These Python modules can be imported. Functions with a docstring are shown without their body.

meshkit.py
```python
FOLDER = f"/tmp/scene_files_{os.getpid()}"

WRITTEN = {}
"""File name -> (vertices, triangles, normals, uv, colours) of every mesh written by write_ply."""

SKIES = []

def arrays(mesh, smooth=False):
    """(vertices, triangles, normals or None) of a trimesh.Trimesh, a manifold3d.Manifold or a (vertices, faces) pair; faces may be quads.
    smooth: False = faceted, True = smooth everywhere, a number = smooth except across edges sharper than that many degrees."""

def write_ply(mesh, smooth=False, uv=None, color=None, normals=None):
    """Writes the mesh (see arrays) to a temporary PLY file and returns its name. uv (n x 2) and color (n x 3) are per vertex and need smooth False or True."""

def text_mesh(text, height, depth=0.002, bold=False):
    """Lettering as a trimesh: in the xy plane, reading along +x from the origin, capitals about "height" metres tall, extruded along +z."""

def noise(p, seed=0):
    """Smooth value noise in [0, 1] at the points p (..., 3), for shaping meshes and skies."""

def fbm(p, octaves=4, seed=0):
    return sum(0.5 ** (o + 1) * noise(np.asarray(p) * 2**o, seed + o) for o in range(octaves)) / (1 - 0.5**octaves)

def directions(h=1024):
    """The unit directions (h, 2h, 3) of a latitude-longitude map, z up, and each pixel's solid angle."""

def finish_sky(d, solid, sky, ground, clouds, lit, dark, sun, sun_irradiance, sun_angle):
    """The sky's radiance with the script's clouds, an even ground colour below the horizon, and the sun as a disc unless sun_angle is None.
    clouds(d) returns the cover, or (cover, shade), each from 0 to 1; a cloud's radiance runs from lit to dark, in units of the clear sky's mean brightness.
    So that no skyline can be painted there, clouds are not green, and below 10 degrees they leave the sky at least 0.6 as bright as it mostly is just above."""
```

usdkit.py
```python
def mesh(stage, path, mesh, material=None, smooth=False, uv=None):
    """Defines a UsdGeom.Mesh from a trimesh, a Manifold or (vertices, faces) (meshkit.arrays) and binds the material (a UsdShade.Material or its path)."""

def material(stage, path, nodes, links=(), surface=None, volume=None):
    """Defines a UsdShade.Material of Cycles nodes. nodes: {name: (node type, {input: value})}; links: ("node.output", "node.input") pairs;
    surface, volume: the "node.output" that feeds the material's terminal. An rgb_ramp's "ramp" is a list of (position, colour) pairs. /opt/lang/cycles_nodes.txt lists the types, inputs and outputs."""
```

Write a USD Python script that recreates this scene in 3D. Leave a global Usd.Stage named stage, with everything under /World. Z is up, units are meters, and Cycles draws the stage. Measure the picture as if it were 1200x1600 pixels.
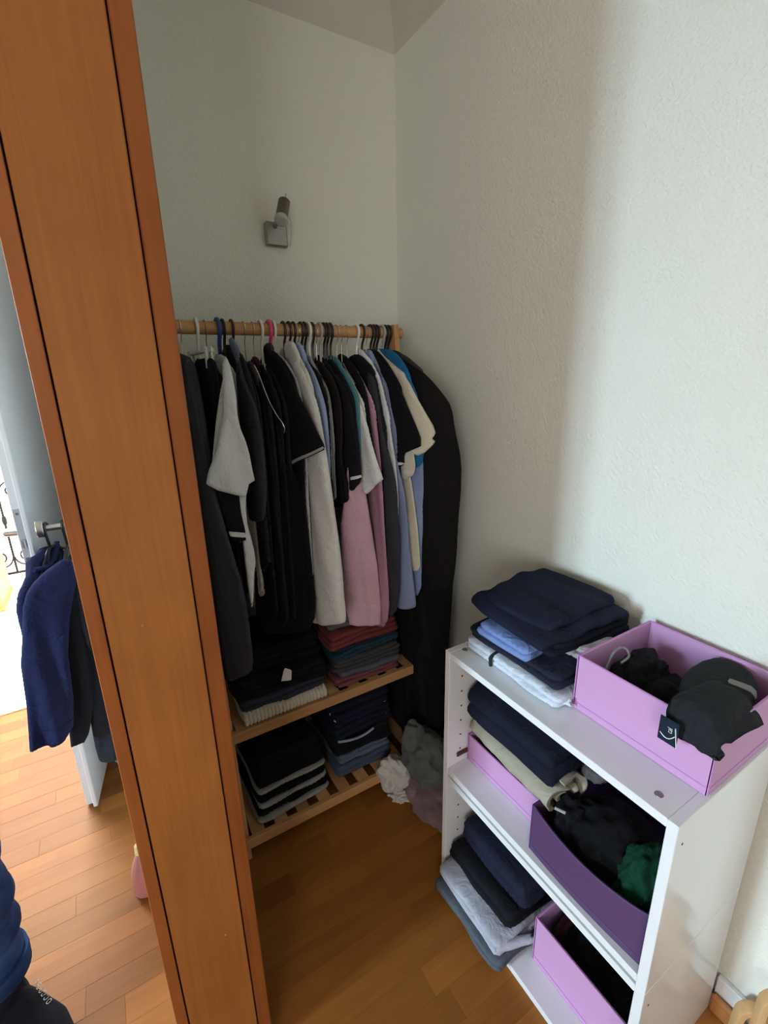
import math, random
import numpy as np, trimesh, shapely
from shapely.geometry import Polygon, LineString, box as sbox
from scipy.spatial import Delaunay
import usdkit, meshkit
from meshkit import noise, fbm
from pxr import Usd, UsdGeom, UsdLux, UsdShade, Gf, Sdf

random.seed(7); np.random.seed(7)
stage = Usd.Stage.CreateInMemory()
UsdGeom.SetStageUpAxis(stage, UsdGeom.Tokens.z); UsdGeom.SetStageMetersPerUnit(stage, 1.0)
UsdGeom.Xform.Define(stage, '/World'); UsdGeom.Scope.Define(stage, '/World/Looks')
PI = math.pi

# ------------------------------------------------------------------ camera
EXPOSURE = 0.3
YAW, PITCH, ROLL, FPX = 0.5347, 0.2872, -0.0213, 731.6
CAM = np.array([-1.071, -1.671, 1.507])
def camera():
    c = UsdGeom.Camera.Define(stage, '/World/camera')
    F = np.array([math.sin(YAW)*math.cos(PITCH), math.cos(YAW)*math.cos(PITCH), -math.sin(PITCH)])
    R = np.array([math.cos(YAW), -math.sin(YAW), 0]); U = np.cross(R, F)
    cr, sr = math.cos(ROLL), math.sin(ROLL)
    R2, U2 = cr*R+sr*U, -sr*R+cr*U
    M = np.eye(4); M[0, :3], M[1, :3], M[2, :3], M[3, :3] = R2, U2, -F, CAM
    UsdGeom.Xformable(c).AddTransformOp().Set(Gf.Matrix4d(*M.ravel().tolist()))
    c.CreateHorizontalApertureAttr(36.0); c.CreateVerticalApertureAttr(48.0)
    c.CreateFocalLengthAttr(36.0*FPX/1200); c.CreateClippingRangeAttr(Gf.Vec2f(0.02, 60))
    c.CreateExposureAttr(EXPOSURE)
camera()

# ------------------------------------------------------------------ daylight at the room's windows
def rect_light(name, pos, w, h, facing, power, color):
    """facing: unit direction of the light; w runs horizontally, h vertically (or w along x, h along y when it faces down)."""
    l = UsdLux.RectLight.Define(stage, '/World/'+name)
    Z = -np.array(facing, float)
    if abs(Z[2]) > .9: X = np.array([1., 0, 0]); Y = np.cross(Z, X)
    else:
        Y = np.array([0, 0, 1.]); X = np.cross(Y, Z); X /= np.linalg.norm(X); Y = np.cross(Z, X)
    M = np.eye(4); M[0, :3], M[1, :3], M[2, :3], M[3, :3] = X, Y, Z, pos
    UsdGeom.Xformable(l).AddTransformOp().Set(Gf.Matrix4d(*M.ravel().tolist()))
    l.CreateWidthAttr(w); l.CreateHeightAttr(h); l.CreateIntensityAttr(power); l.CreateColorAttr(Gf.Vec3f(*color)); l.CreateNormalizeAttr(False)
XL, YF, CEIL, WTOP = -4.2, -3.6, 2.70, 2.554
W1 = (-1.32, -0.80, 0.30, 2.20)      # window_1 in wall_left: y0, y1, z0, z1
W2 = (-3.9, -2.2, 0.8, 2.25)         # window_2 in wall_front: x0, x1, z0, z1
rect_light('daylight_window_1', (XL-3.0, (W1[0]+W1[1])/2, 2.2), 2.6, 2.0, (1, 0, 0), 86.0,   # the bright sky seen through window_1
           (.60, .83, 1.0))
rect_light('daylight_window_2', ((W2[0]+W2[1])/2, YF-.12, (W2[2]+W2[3])/2), W2[1]-W2[0], W2[3]-W2[2], (0, 1, 0), 6.6, (.96, .97, .97))
rect_light('daylight_landing', (-2.0, 2.4, 2.62), 1.6, 2.2, (0, 0, -1), 19.0, (1.0, .98, .94))

# ------------------------------------------------------------------ materials
def lin(c): return tuple(((x/255+.055)/1.055)**2.4 if x/255 > .04045 else x/255/12.92 for x in c)
MATS = {}
def mat(key, nodes, links, surface):
    if key not in MATS: MATS[key] = usdkit.material(stage, '/World/Looks/'+key, nodes, links, surface)
    return MATS[key]
def plain(key, color, rough=.5, metal=0., spec=.5, coat=0.):
    return mat(key, {'p': ('principled_bsdf', {'base_color': color, 'roughness': rough, 'metallic': metal, 'specular_ior_level': spec, 'coat_weight': coat})}, [], 'p.BSDF')
def cloth(rgb, kind='jersey'):
    key = 'cloth_%s_%02x%02x%02x' % ((kind,)+tuple(rgb))
    c = lin(rgb); d = tuple(x*.80 for x in c)
    sc, st = {'jersey': (420, .25), 'woven': (700, .2), 'wool': (160, .5), 'denim': (500, .35), 'knit': (110, .6), 'terry': (220, .9)}[kind]
    return mat(key, {
        'tc': ('texture_coordinate', {}),
        'n': ('noise_texture', {'scale': sc, 'detail': 2.0}),
        'l': ('noise_texture', {'scale': 14.0, 'detail': 3.0}),
        'm': ('mix_color', {'a': d, 'b': c}), 'w': ('noise_texture', {'scale': 17.0, 'detail': 3.0, 'roughness': .55, 'distortion': 1.6}),
        'b': ('bump', {'strength': st, 'distance': .002}), 'b2': ('bump', {'strength': .55, 'distance': .012}),
        'p': ('principled_bsdf', {'roughness': .9, 'specular_ior_level': .15, 'sheen_weight': .12, 'sheen_roughness': .5, 'sheen_tint': tuple(min(1, x*1.5+.05) for x in c)})},
        [('tc.object', 'n.vector'), ('tc.object', 'l.vector'), ('l.fac', 'm.fac'), ('m.result', 'p.base_color'), ('n.fac', 'b.height'), ('tc.object', 'w.vector'), ('w.fac', 'b2.height'), ('b2.normal', 'b.normal'), ('b.normal', 'p.normal')], 'p.BSDF')
def striped(key, c1, c2, freq, axis='y', duty=.5, kind_rough=.9):
    """Woven or knitted stripes across the given local axis."""
    return mat(key, {
        'g': ('geometry', {}), 's': ('separate_xyz', {}), 'k': ('math', {'math_type': 'multiply', 'value2': freq}),
        'f': ('math', {'math_type': 'fraction'}), 'c': ('math', {'math_type': 'less_than', 'value2': duty}),
        'm': ('mix_color', {'a': c1, 'b': c2}), 'p': ('principled_bsdf', {'roughness': kind_rough, 'specular_ior_level': .15})},
        [('g.position', 's.vector'), ('s.'+axis, 'k.value1'), ('k.value', 'f.value1'), ('f.value', 'c.value1'), ('c.value', 'm.fac'), ('m.result', 'p.base_color')], 'p.BSDF')
def wood(key, c1, c2, grain_axis='z', rough=.4, scale=1.0, coat=.0, spots=False, bump=.05):
    st = {'x': (1.6, 26, 26), 'y': (26, 1.6, 26), 'z': (26, 26, 1.6)}[grain_axis]
    st2 = {'x': (4, 190, 190), 'y': (190, 4, 190), 'z': (190, 190, 5)}[grain_axis]
    nodes = {
        'g': ('geometry', {}), 'oi': ('object_info', {}), 'ov': ('vector_math', {'math_type': 'scale', 'vector1': (13., 7., 5.)}), 'ad': ('vector_math', {'math_type': 'add'}),
        'mp': ('mapping', {'scale': tuple(x*scale for x in st)}), 'mp2': ('mapping', {'scale': tuple(x*scale for x in st2)}),
        'n': ('noise_texture', {'scale': 1.0, 'detail': 5.0, 'roughness': .6, 'distortion': 1.2}), 'n2': ('noise_texture', {'scale': 1.0, 'detail': 2.0}),
        'big': ('noise_texture', {'scale': 5.0, 'detail': 3.0}),
        'mx': ('mix_float', {'fac': .4}), 'mx2': ('mix_float', {'fac': .42}),
        'r': ('rgb_ramp', {'ramp': [(.28, c2), (.72, c1)]}),
        'rv': ('math', {'math_type': 'multiply_add', 'value2': .36, 'value3': .82}), 'hs': ('hsv', {}),
        'b': ('bump', {'strength': bump, 'distance': .002}),
        'p': ('principled_bsdf', {'roughness': rough, 'coat_weight': coat, 'coat_roughness': .25, 'specular_ior_level': .28})}
    links = [('oi.random', 'ov.scale'), ('g.position', 'ad.vector1'), ('ov.vector', 'ad.vector2'), ('ad.vector', 'mp.vector'), ('ad.vector', 'mp2.vector'), ('ad.vector', 'big.vector'),
             ('mp.vector', 'n.vector'), ('mp2.vector', 'n2.vector'), ('n.fac', 'mx.a'), ('n2.fac', 'mx.b'), ('mx.result', 'mx2.a'), ('big.fac', 'mx2.b'), ('mx2.result', 'r.fac'),
             ('oi.random', 'rv.value1'), ('rv.value', 'hs.value'), ('r.color', 'hs.color'), ('n2.fac', 'b.height'), ('b.normal', 'p.normal')]
    if spots:
        nodes.update({'v': ('voronoi_texture', {'scale': 26.0}), 'vl': ('math', {'math_type': 'less_than', 'value2': .055}), 'vn': ('noise_texture', {'scale': 9.0}), 'vg': ('math', {'math_type': 'greater_than', 'value2': .62}),
                      'vm': ('math', {'math_type': 'multiply'}), 'sp': ('mix_color', {'b': lin((208, 150, 90))})})
        links += [('g.position', 'v.vector'), ('v.distance', 'vl.value1'), ('g.position', 'vn.vector'), ('vn.fac', 'vg.value1'), ('vl.value', 'vm.value1'), ('vg.value', 'vm.value2'), ('vm.value', 'sp.fac'), ('hs.color', 'sp.a'), ('sp.result', 'p.base_color')]
    else: links.append(('hs.color', 'p.base_color'))
    return mat(key, nodes, links, 'p.BSDF')
def wallpaper():
    return mat('wallpaper', {
        'g': ('geometry', {}), 'r': ('mapping', {'rotation': (.785, .785, 0), 'scale': (1, 1, 1)}), 's': ('mapping', {'scale': (150, 150, 60)}),
        'n': ('noise_texture', {'scale': 1.0, 'detail': 1.5, 'roughness': .5}), 'n2': ('noise_texture', {'scale': 3.0, 'detail': 2.0}),
        'b': ('bump', {'strength': .65, 'distance': .004}), 'm': ('mix_color', {'a': (.80, .79, .70), 'b': (.85, .845, .76)}),
        'p': ('principled_bsdf', {'roughness': .8, 'specular_ior_level': .2})},
        [('g.position', 'r.vector'), ('r.vector', 's.vector'), ('s.vector', 'n.vector'), ('g.position', 'n2.vector'), ('n.fac', 'b.height'), ('b.normal', 'p.normal'), ('n2.fac', 'm.fac'), ('m.result', 'p.base_color')], 'p.BSDF')
WALL = wallpaper()
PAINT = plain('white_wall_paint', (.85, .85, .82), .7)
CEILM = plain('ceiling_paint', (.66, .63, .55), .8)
DOORW = plain('white_door_lacquer', (.88, .89, .89), .3)
LAM = plain('white_laminate', (.80, .81, .82), .13)
STEEL = plain('brushed_steel', (.62, .62, .60), .35, 1.0)
NICKEL = plain('dull_nickel', (.30, .29, .26), .45, 1.0)
WIRE = plain('chrome_wire', (.70, .69, .66), .25, 1.0)
BLACKP = plain('black_plastic', (.012, .011, .011), .35)
BROWNP = plain('dark_brown_plastic', (.03, .018, .013), .35)
WHITEP = plain('white_plastic', (.75, .74, .70), .35)
BLUEP = plain('blue_plastic', (.02, .05, .22), .35)
PINKP = plain('pink_plastic', (.75, .06, .22), .35)
GREYP = plain('grey_plastic', (.38, .38, .36), .4)
IRON = plain('wrought_iron', (.02, .02, .02), .5, .6)
DARK = plain('dark_hole', (.02, .018, .016), .6)
PINKBOX = plain('pink_box_board', lin((200, 152, 196)), .6, spec=.3)
PINKBOXIN = plain('pink_box_lining', lin((196, 146, 190)), .7, spec=.2)
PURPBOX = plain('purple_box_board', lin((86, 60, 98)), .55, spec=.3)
PIPING_P = plain('pink_box_piping', lin((190, 130, 190)), .5)
PIPING_U = plain('purple_box_piping', lin((78, 50, 100)), .5)
PARQ = wood('parquet_oak', lin((162, 104, 44)), lin((130, 76, 28)), 'x', .5, 1.0, .0)
CASING = wood('orange_veneer', lin((180, 116, 58)), lin((148, 88, 40)), 'z', .42, 1.0, .12, spots=True)
TRIMW = wood('orange_edge_board', lin((154, 90, 44)), lin((120, 64, 28)), 'z', .42, 1.0, .12)
PINE_X = wood('rack_pine_x', lin((206, 160, 110)), lin((176, 126, 78)), 'x', .5)
PINE_Y = wood('rack_pine_y', lin((206, 160, 110)), lin((176, 126, 78)), 'y', .5)
PINE_Z = wood('rack_pine_z', lin((206, 160, 110)), lin((170, 118, 70)), 'z', .5)

# ------------------------------------------------------------------ scene helpers
USED = {}
def numbered(path):
    n = USED.get(path, 0); USED[path] = n+1
    return path if n == 0 else '%s_%03d' % (path, n)
class Thing:
    def __init__(s, name, label=None, cat=None, loc=(0, 0, 0), group=None, kind=None):
        s.path = numbered('/World/'+name); s.loc = np.array(loc, float)
        x = UsdGeom.Xform.Define(stage, s.path); x.AddTranslateOp().Set(Gf.Vec3d(*s.loc.tolist())); meta(x.GetPrim(), label, cat, group, kind)
    def part(s, name, m, material, label=None, smooth=35, kind=None, parent=None):
        return part(parent or s.path, s.loc, name, m, material, label, smooth, kind)
def meta(p, label=None, cat=None, group=None, kind=None):
    for k, v in (('label', label), ('category', cat), ('group', group), ('kind', kind)):
        if v: p.SetCustomDataByKey(k, v)
def VF(m):
    if isinstance(m, tuple): return np.asarray(m[0], float), np.asarray(m[1], int)
    if isinstance(m, list): m = trimesh.util.concatenate([x if hasattr(x, 'vertices') else trimesh.Trimesh(*x, process=False) for x in m])
    return np.array(m.vertices, float), np.array(m.faces, int)
def part(parent, loc, name, m, material, label=None, smooth=35, kind=None):
    v, f = VF(m); path = numbered(parent+'/'+name)
    pr = usdkit.mesh(stage, path, (v-np.asarray(loc), f), material, smooth).GetPrim(); meta(pr, label, None, None, kind)
    return path
def single(name, m, material, label, cat, group=None, kind=None, smooth=35):
    v, f = VF(m); path = numbered('/World/'+name)
    c = np.array([v[:, 0].mean(), v[:, 1].mean(), v[:, 2].min()])
    g = usdkit.mesh(stage, path, (v-c, f), material, smooth); UsdGeom.Xformable(g).AddTranslateOp().Set(Gf.Vec3d(*c.tolist()))
    meta(g.GetPrim(), label, cat, group, kind); return path

# ------------------------------------------------------------------ shapes
def bx(x0, x1, y0, y1, z0, z1, bev=0.0):
    """A box, its edges chamfered by bev."""
    lo, hi = np.array([min(x0, x1), min(y0, y1), min(z0, z1)]), np.array([max(x0, x1), max(y0, y1), max(z0, z1)])
    if bev <= 0:
        m = trimesh.creation.box(hi-lo); m.apply_translation((lo+hi)/2); return m
    b = min(bev, (hi-lo).min()/2.2); pts = []
    for sx in (0, 1):
        for sy in (0, 1):
            for sz in (0, 1):
                c = np.where([sx, sy, sz], hi, lo); s = np.where([sx, sy, sz], -1, 1)
                for k in range(3):
                    q = c+s*b; q[k] = c[k]; pts.append(q)
    return trimesh.convex.convex_hull(np.array(pts))
def tube(pts, r, n=8, closed=False, caps=True):
    P = np.array(pts, float); N = len(P); R = np.broadcast_to(np.asarray(r, float), (N,))
    T = np.gradient(P, axis=0) if not closed else np.roll(P, -1, 0)-np.roll(P, 1, 0)
    T /= np.maximum(np.linalg.norm(T, axis=1, keepdims=True), 1e-9)
    up = np.array([0, 0, 1.]) if abs(T[0][2]) < .9 else np.array([1., 0, 0])
    u = np.cross(T[0], up); u /= np.linalg.norm(u); rings = []
    for i in range(N):
        u = u-T[i]*(u@T[i]); u /= max(np.linalg.norm(u), 1e-9); w = np.cross(T[i], u)
        a = np.arange(n)/n*2*PI
        rings.append(P[i]+R[i]*(np.cos(a)[:, None]*u+np.sin(a)[:, None]*w))
    V = np.vstack(rings); F = []
    for i in range(N if closed else N-1):
        a, b = i*n, ((i+1) % N)*n
        for k in range(n):
            k2 = (k+1) % n; F += [(a+k, a+k2, b+k2), (a+k, b+k2, b+k)]
    if not closed and caps:
        V = np.vstack([V, P[0], P[-1]]); c0, c1 = len(V)-2, len(V)-1
        for k in range(n):
            k2 = (k+1) % n; F += [(c0, k2, k), (c1, (N-1)*n+k, (N-1)*n+k2)]
    return trimesh.Trimesh(V, F, process=False)
def spline(pts, n=8, closed=False):
    P = np.array(pts, float); out = []; N = len(P)
    for i in range(N if closed else N-1):
        p0, p1, p2, p3 = (P[(i+k) % N] if closed else P[min(max(i+k, 0), N-1)] for k in (-1, 0, 1, 2))
        for t in np.arange(n)/n: out.append(.5*((2*p1)+(-p0+p2)*t+(2*p0-5*p1+4*p2-p3)*t*t+(-p0+3*p1-3*p2+p3)*t**3))
    if not closed: out.append(P[-1])
    return np.array(out)
def lathe(profile, axis_from, axis_to, n=28):
    """profile: (distance along the axis, radius) pairs."""
    a, b = np.array(axis_from, float), np.array(axis_to, float); T = (b-a)/np.linalg.norm(b-a)
    u = np.cross(T, [0, 0, 1.] if abs(T[2]) < .9 else [1., 0, 0]); u /= np.linalg.norm(u); w = np.cross(T, u)
    ang = np.arange(n)/n*2*PI; V = []; F = []
    for d, r in profile: V.append(a+T*d+r*(np.cos(ang)[:, None]*u+np.sin(ang)[:, None]*w))
    V = np.vstack(V); m = len(profile)
    for i in range(m-1):
        for k in range(n):
            k2 = (k+1) % n; F += [(i*n+k, i*n+k2, (i+1)*n+k2), (i*n+k, (i+1)*n+k2, (i+1)*n+k)]
    return trimesh.Trimesh(V, F, process=False)
def chaikin(P, it=2):
    P = np.array(P, float)
    for _ in range(it):
        Q = np.roll(P, -1, 0); P = np.stack([.75*P+.25*Q, .25*P+.75*Q], 1).reshape(-1, 2)
    return P

class Slab:
    """A piece of cloth in its own plane (a, b): thickness in c, rounded at the rim, with folds."""
    def __init__(s, outline, th=.014, fold=.004, wave=.06, seed=0, smooth=1, rim=None, slant=0., ramp=None, relief=None):
        P = chaikin(outline, smooth) if smooth else np.array(outline, float)
        s.poly = Polygon(P).buffer(0)
        if s.poly.geom_type != 'Polygon': s.poly = max(s.poly.geoms, key=lambda g: g.area)
        s.th, s.fold, s.wave, s.seed, s.slant, s.ramp, s.relief = th, fold, wave, seed, slant, ramp, relief
        s.rim = rim or th*.75; s.ring = s.poly.exterior
    def f(s, ab):
        a, b = ab[:, 0], ab[:, 1]; sd = s.seed*3.17
        n = noise(np.stack([a*7+sd, b*3+sd, np.full_like(a, sd)], 1), s.seed)
        n2 = noise(np.stack([a*22+sd, b*11, np.full_like(a, sd+9)], 1), s.seed+3)
        k = (a+s.slant*b)/s.wave*2*PI
        g = s.fold*(.55*np.sin(k+sd+5*n)+.9*(n-.5)+.5*(n2-.5))
        if s.ramp: g = g*np.clip((s.ramp[0]-b)/max(s.ramp[1], 1e-3), .12, 1)
        if s.relief: g = g+s.relief(a, b)
        return g
    def t(s, ab):
        d = shapely.distance(shapely.points(ab), s.ring)
        return s.th/2*np.sqrt(np.clip(1-(1-np.minimum(d/s.rim, 1))**2, 0, 1))
    def mesh(s, res=.014, clip=None, grow=0.0):
        poly = s.poly if clip is None else s.poly.intersection(clip)
        if poly.geom_type != 'Polygon': poly = max(getattr(poly, 'geoms', [poly]), key=lambda g: g.area)
        ring = poly.exterior; n = max(12, int(ring.length/res))
        B = np.array([ring.interpolate(i/n, normalized=True).coords[0] for i in range(n)])
        x0, y0, x1, y1 = poly.bounds; inner = poly.buffer(-res*.55)
        gx, gy = np.meshgrid(np.arange(x0, x1+res, res), np.arange(y0, y1+res, res*.866)); gx = gx+(np.arange(len(gy)) % 2)[:, None]*res/2
        G = np.stack([gx.ravel(), gy.ravel()], 1); G = G[shapely.contains_xy(inner, G[:, 0], G[:, 1])]
        extra = []
        for fr in (.18, .5):      # denser rings near the rim keep it round
            q = poly.buffer(-s.rim*fr)
            for g in getattr(q, 'geoms', [q]):
                if g.is_empty or g.geom_type != 'Polygon': continue
                m = max(8, int(g.exterior.length/res)); extra.append(np.array([g.exterior.interpolate(i/m, normalized=True).coords[0] for i in range(m)]))
        A = np.vstack([B, G]+extra); tri = Delaunay(A).simplices; c = A[tri].mean(1)
        tri = tri[shapely.contains_xy(poly, c[:, 0], c[:, 1])]
        e1, e2 = A[tri[:, 1]]-A[tri[:, 0]], A[tri[:, 2]]-A[tri[:, 0]]; ar = e1[:, 0]*e2[:, 1]-e1[:, 1]*e2[:, 0]
        tri = tri[abs(ar) > 1e-10]; ar = ar[abs(ar) > 1e-10]; tri[ar < 0] = tri[ar < 0][:, ::-1]
        f = s.f(A); t = s.t(A)+grow
        nb, N = len(B), len(A); side = grow > 0 or clip is not None
        if side:    # a strip cut from the slab: closed by a rim
            V = np.vstack([np.column_stack([A, f+t]), np.column_stack([A, f-t])])
            F = np.vstack([tri, tri[:, ::-1]+N]); i = np.arange(nb); j = (i+1) % nb
            F = np.vstack([F, np.column_stack([i, i+N, j+N]), np.column_stack([i, j+N, j])])
        else:
            t[:nb] = 0; idx = np.concatenate([np.arange(nb), np.arange(nb, N)+N-nb])
            V = np.vstack([np.column_stack([A, f+t]), np.column_stack([A, f-t])[nb:]])
            F = np.vstack([tri, idx[tri[:, ::-1]]])
        return V, F
def on_path(m, x0, y0=-.25, th=40, s0=.17, r=.09, c0=0.):
    """Hangs a slab (a = distance from the hook towards the room, b = height) in the plane across the rail; beyond s0 the cloth turns by th degrees."""
    V, F = m; s = np.linspace(-.6, .9, 1500); ang = np.clip((s-s0)/r, 0, math.radians(th)) if th >= 0 else -np.clip((s-s0)/r, 0, math.radians(-th))
    ds = s[1]-s[0]; i0 = np.argmin(abs(s)); X = np.cumsum(np.sin(ang))*ds; Y = -np.cumsum(np.cos(ang))*ds; X -= X[i0]; Y -= Y[i0]
    x, y, a = np.interp(V[:, 0], s, X), np.interp(V[:, 0], s, Y), np.interp(V[:, 0], s, ang); c = V[:, 2]+c0
    return np.column_stack([x0+x-c*np.cos(a), y0+y-c*np.sin(a), V[:, 1]]), F
def on_plane(m, P0, phi, c0=0.):
    """Upright plane through P0, a running along direction phi (degrees) in the floor plane, b up from P0."""
    V, F = m; d = np.array([math.cos(math.radians(phi)), math.sin(math.radians(phi)), 0]); n = np.array([d[1], -d[0], 0])
    return np.asarray(P0)+V[:, :1]*d+V[:, 1:2]*np.array([0, 0, 1.])+(V[:, 2:]+c0)*n, F
def on_floor(m, P0, rot=0.):
    V, F = m; c, s = math.cos(math.radians(rot)), math.sin(math.radians(rot))
    return np.column_stack([P0[0]+V[:, 0]*c-V[:, 1]*s, P0[1]+V[:, 0]*s+V[:, 1]*c, P0[2]+V[:, 2]]), F
def rrect(w, d, r=.03, seed=0, jit=.006):
    r = r*.5; q = sbox(-w/2+r, -d/2+r, w/2-r, d/2-r).buffer(r, quad_segs=3).exterior
    P = np.array([q.interpolate(i/64, normalized=True).coords[0] for i in range(64)])
    n = np.stack([noise(np.column_stack([P*14, np.full(64, seed*2.3)]), seed), noise(np.column_stack([P*14, np.full(64, seed*2.3+50)]), seed+1)], 1)-.5
    return P+n*jit*2
def folded(w, d, h, P0, rot=0., plies=3, seed=0, wob=.006, res=.016, taper=.01):
    """A folded garment: plies lying on each other, every ply rounded at its rim and sagging like the others."""
    out = []; t = h/plies
    rel = lambda a, b: wob*2*(noise(np.stack([a*6+seed, b*6, np.full_like(a, seed*1.7)], 1), seed)-.5)
    for k in range(plies):
        o = rrect(w-taper*k*random.Random(seed*31+k).random(), d-taper*k*random.Random(seed*37+k).random(), .028, seed*5+k, .006)
        out.append(on_floor(Slab(o, t*1.12, .0025, .11, seed*7+k, 0, rim=t*.6, relief=rel).mesh(res), (P0[0]+.008*(noise(np.array([[seed*1.9, k*3.7, .5]]))[0]-.5), P0[1]+.012*(noise(np.array([[k*2.9, seed*1.3, .5]]))[0]-.5), P0[2]+t*(k+.5)+wob*.3), rot+3*(noise(np.array([[seed*.7, k*5.1, 2.5]]))[0]-.5)))
    return out
def crumple(c, size, seed=0, amp=.35, freq=3.2, floor=None, sub=4):
    """A crumpled heap of cloth."""
    m = trimesh.creation.icosphere(sub, 1.0); v = np.array(m.vertices)
    n1 = fbm(v*freq*.5+seed*7.1, 3, seed); n2 = 1-abs(2*noise(v*freq+seed*3.3, seed+5)-1); n3 = 1-abs(2*noise(v*freq*2.2+seed*5.1, seed+9)-1)
    r = .76+amp*(n1-.5)*1.7+amp*.42*n2**1.5+amp*.09*n3
    v = v*r[:, None]*np.asarray(size)/2+np.asarray(c)
    if floor is not None: v[:, 2] = np.where(v[:, 2] < floor, floor+(v[:, 2]-floor)*.02, v[:, 2])
    return v, np.array(m.faces)
def roll(p0, p1, w, h, turns=2.2, th=.008, seed=0, n=16):
    """Cloth rolled up: a thick spiral drawn along p0-p1; w across, h up."""
    p0, p1 = np.array(p0, float), np.array(p1, float); T = (p1-p0)/np.linalg.norm(p1-p0); U = np.array([0, 0, 1.]); S = np.cross(T, U); S /= np.linalg.norm(S)
    k = int(turns*26); a = np.linspace(.3, turns*2*PI, k); rr = .18+.82*a/a[-1]
    R = np.stack([rr*np.cos(a+1.2), rr*np.sin(a+1.2)], 1)
    tn = th/max(w, h)*2; inner = R*(1-tn/np.maximum(rr, .2))[:, None]
    ring = np.vstack([R, inner[::-1]]); m = len(ring); V = []; F = []
    for i in range(n+1):
        t = i/n; q = ring.copy(); nz = noise(np.column_stack([ring*2.5, np.full(m, t*3+seed)]), seed)-.5
        wr = noise(np.column_stack([ring*5, np.full(m, t*9+seed)]), seed+2)-.5
        q = q*(1+.20*nz+.10*wr)[:, None]
        V.append(p0+(p1-p0)*t+T*.010*(nz[:, None]*2)*(1 if i in (0, n) else 0)+q[:, :1]*S*w/2+q[:, 1:]*U*h/2)
    V = np.vstack(V)
    for i in range(n):
        for j in range(m):
            j2 = (j+1) % m; F += [(i*m+j, i*m+j2, (i+1)*m+j2), (i*m+j, (i+1)*m+j2, (i+1)*m+j)]
    for i, flip in ((0, True), (n, False)):
        for j in range(k-1):
            q = [i*m+j, i*m+j+1, i*m+m-2-j, i*m+m-1-j]
            t1, t2 = (q[0], q[1], q[2]), (q[0], q[2], q[3]); F += [t1[::-1], t2[::-1]] if flip else [t1, t2]
    return V, np.array(F)


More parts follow.
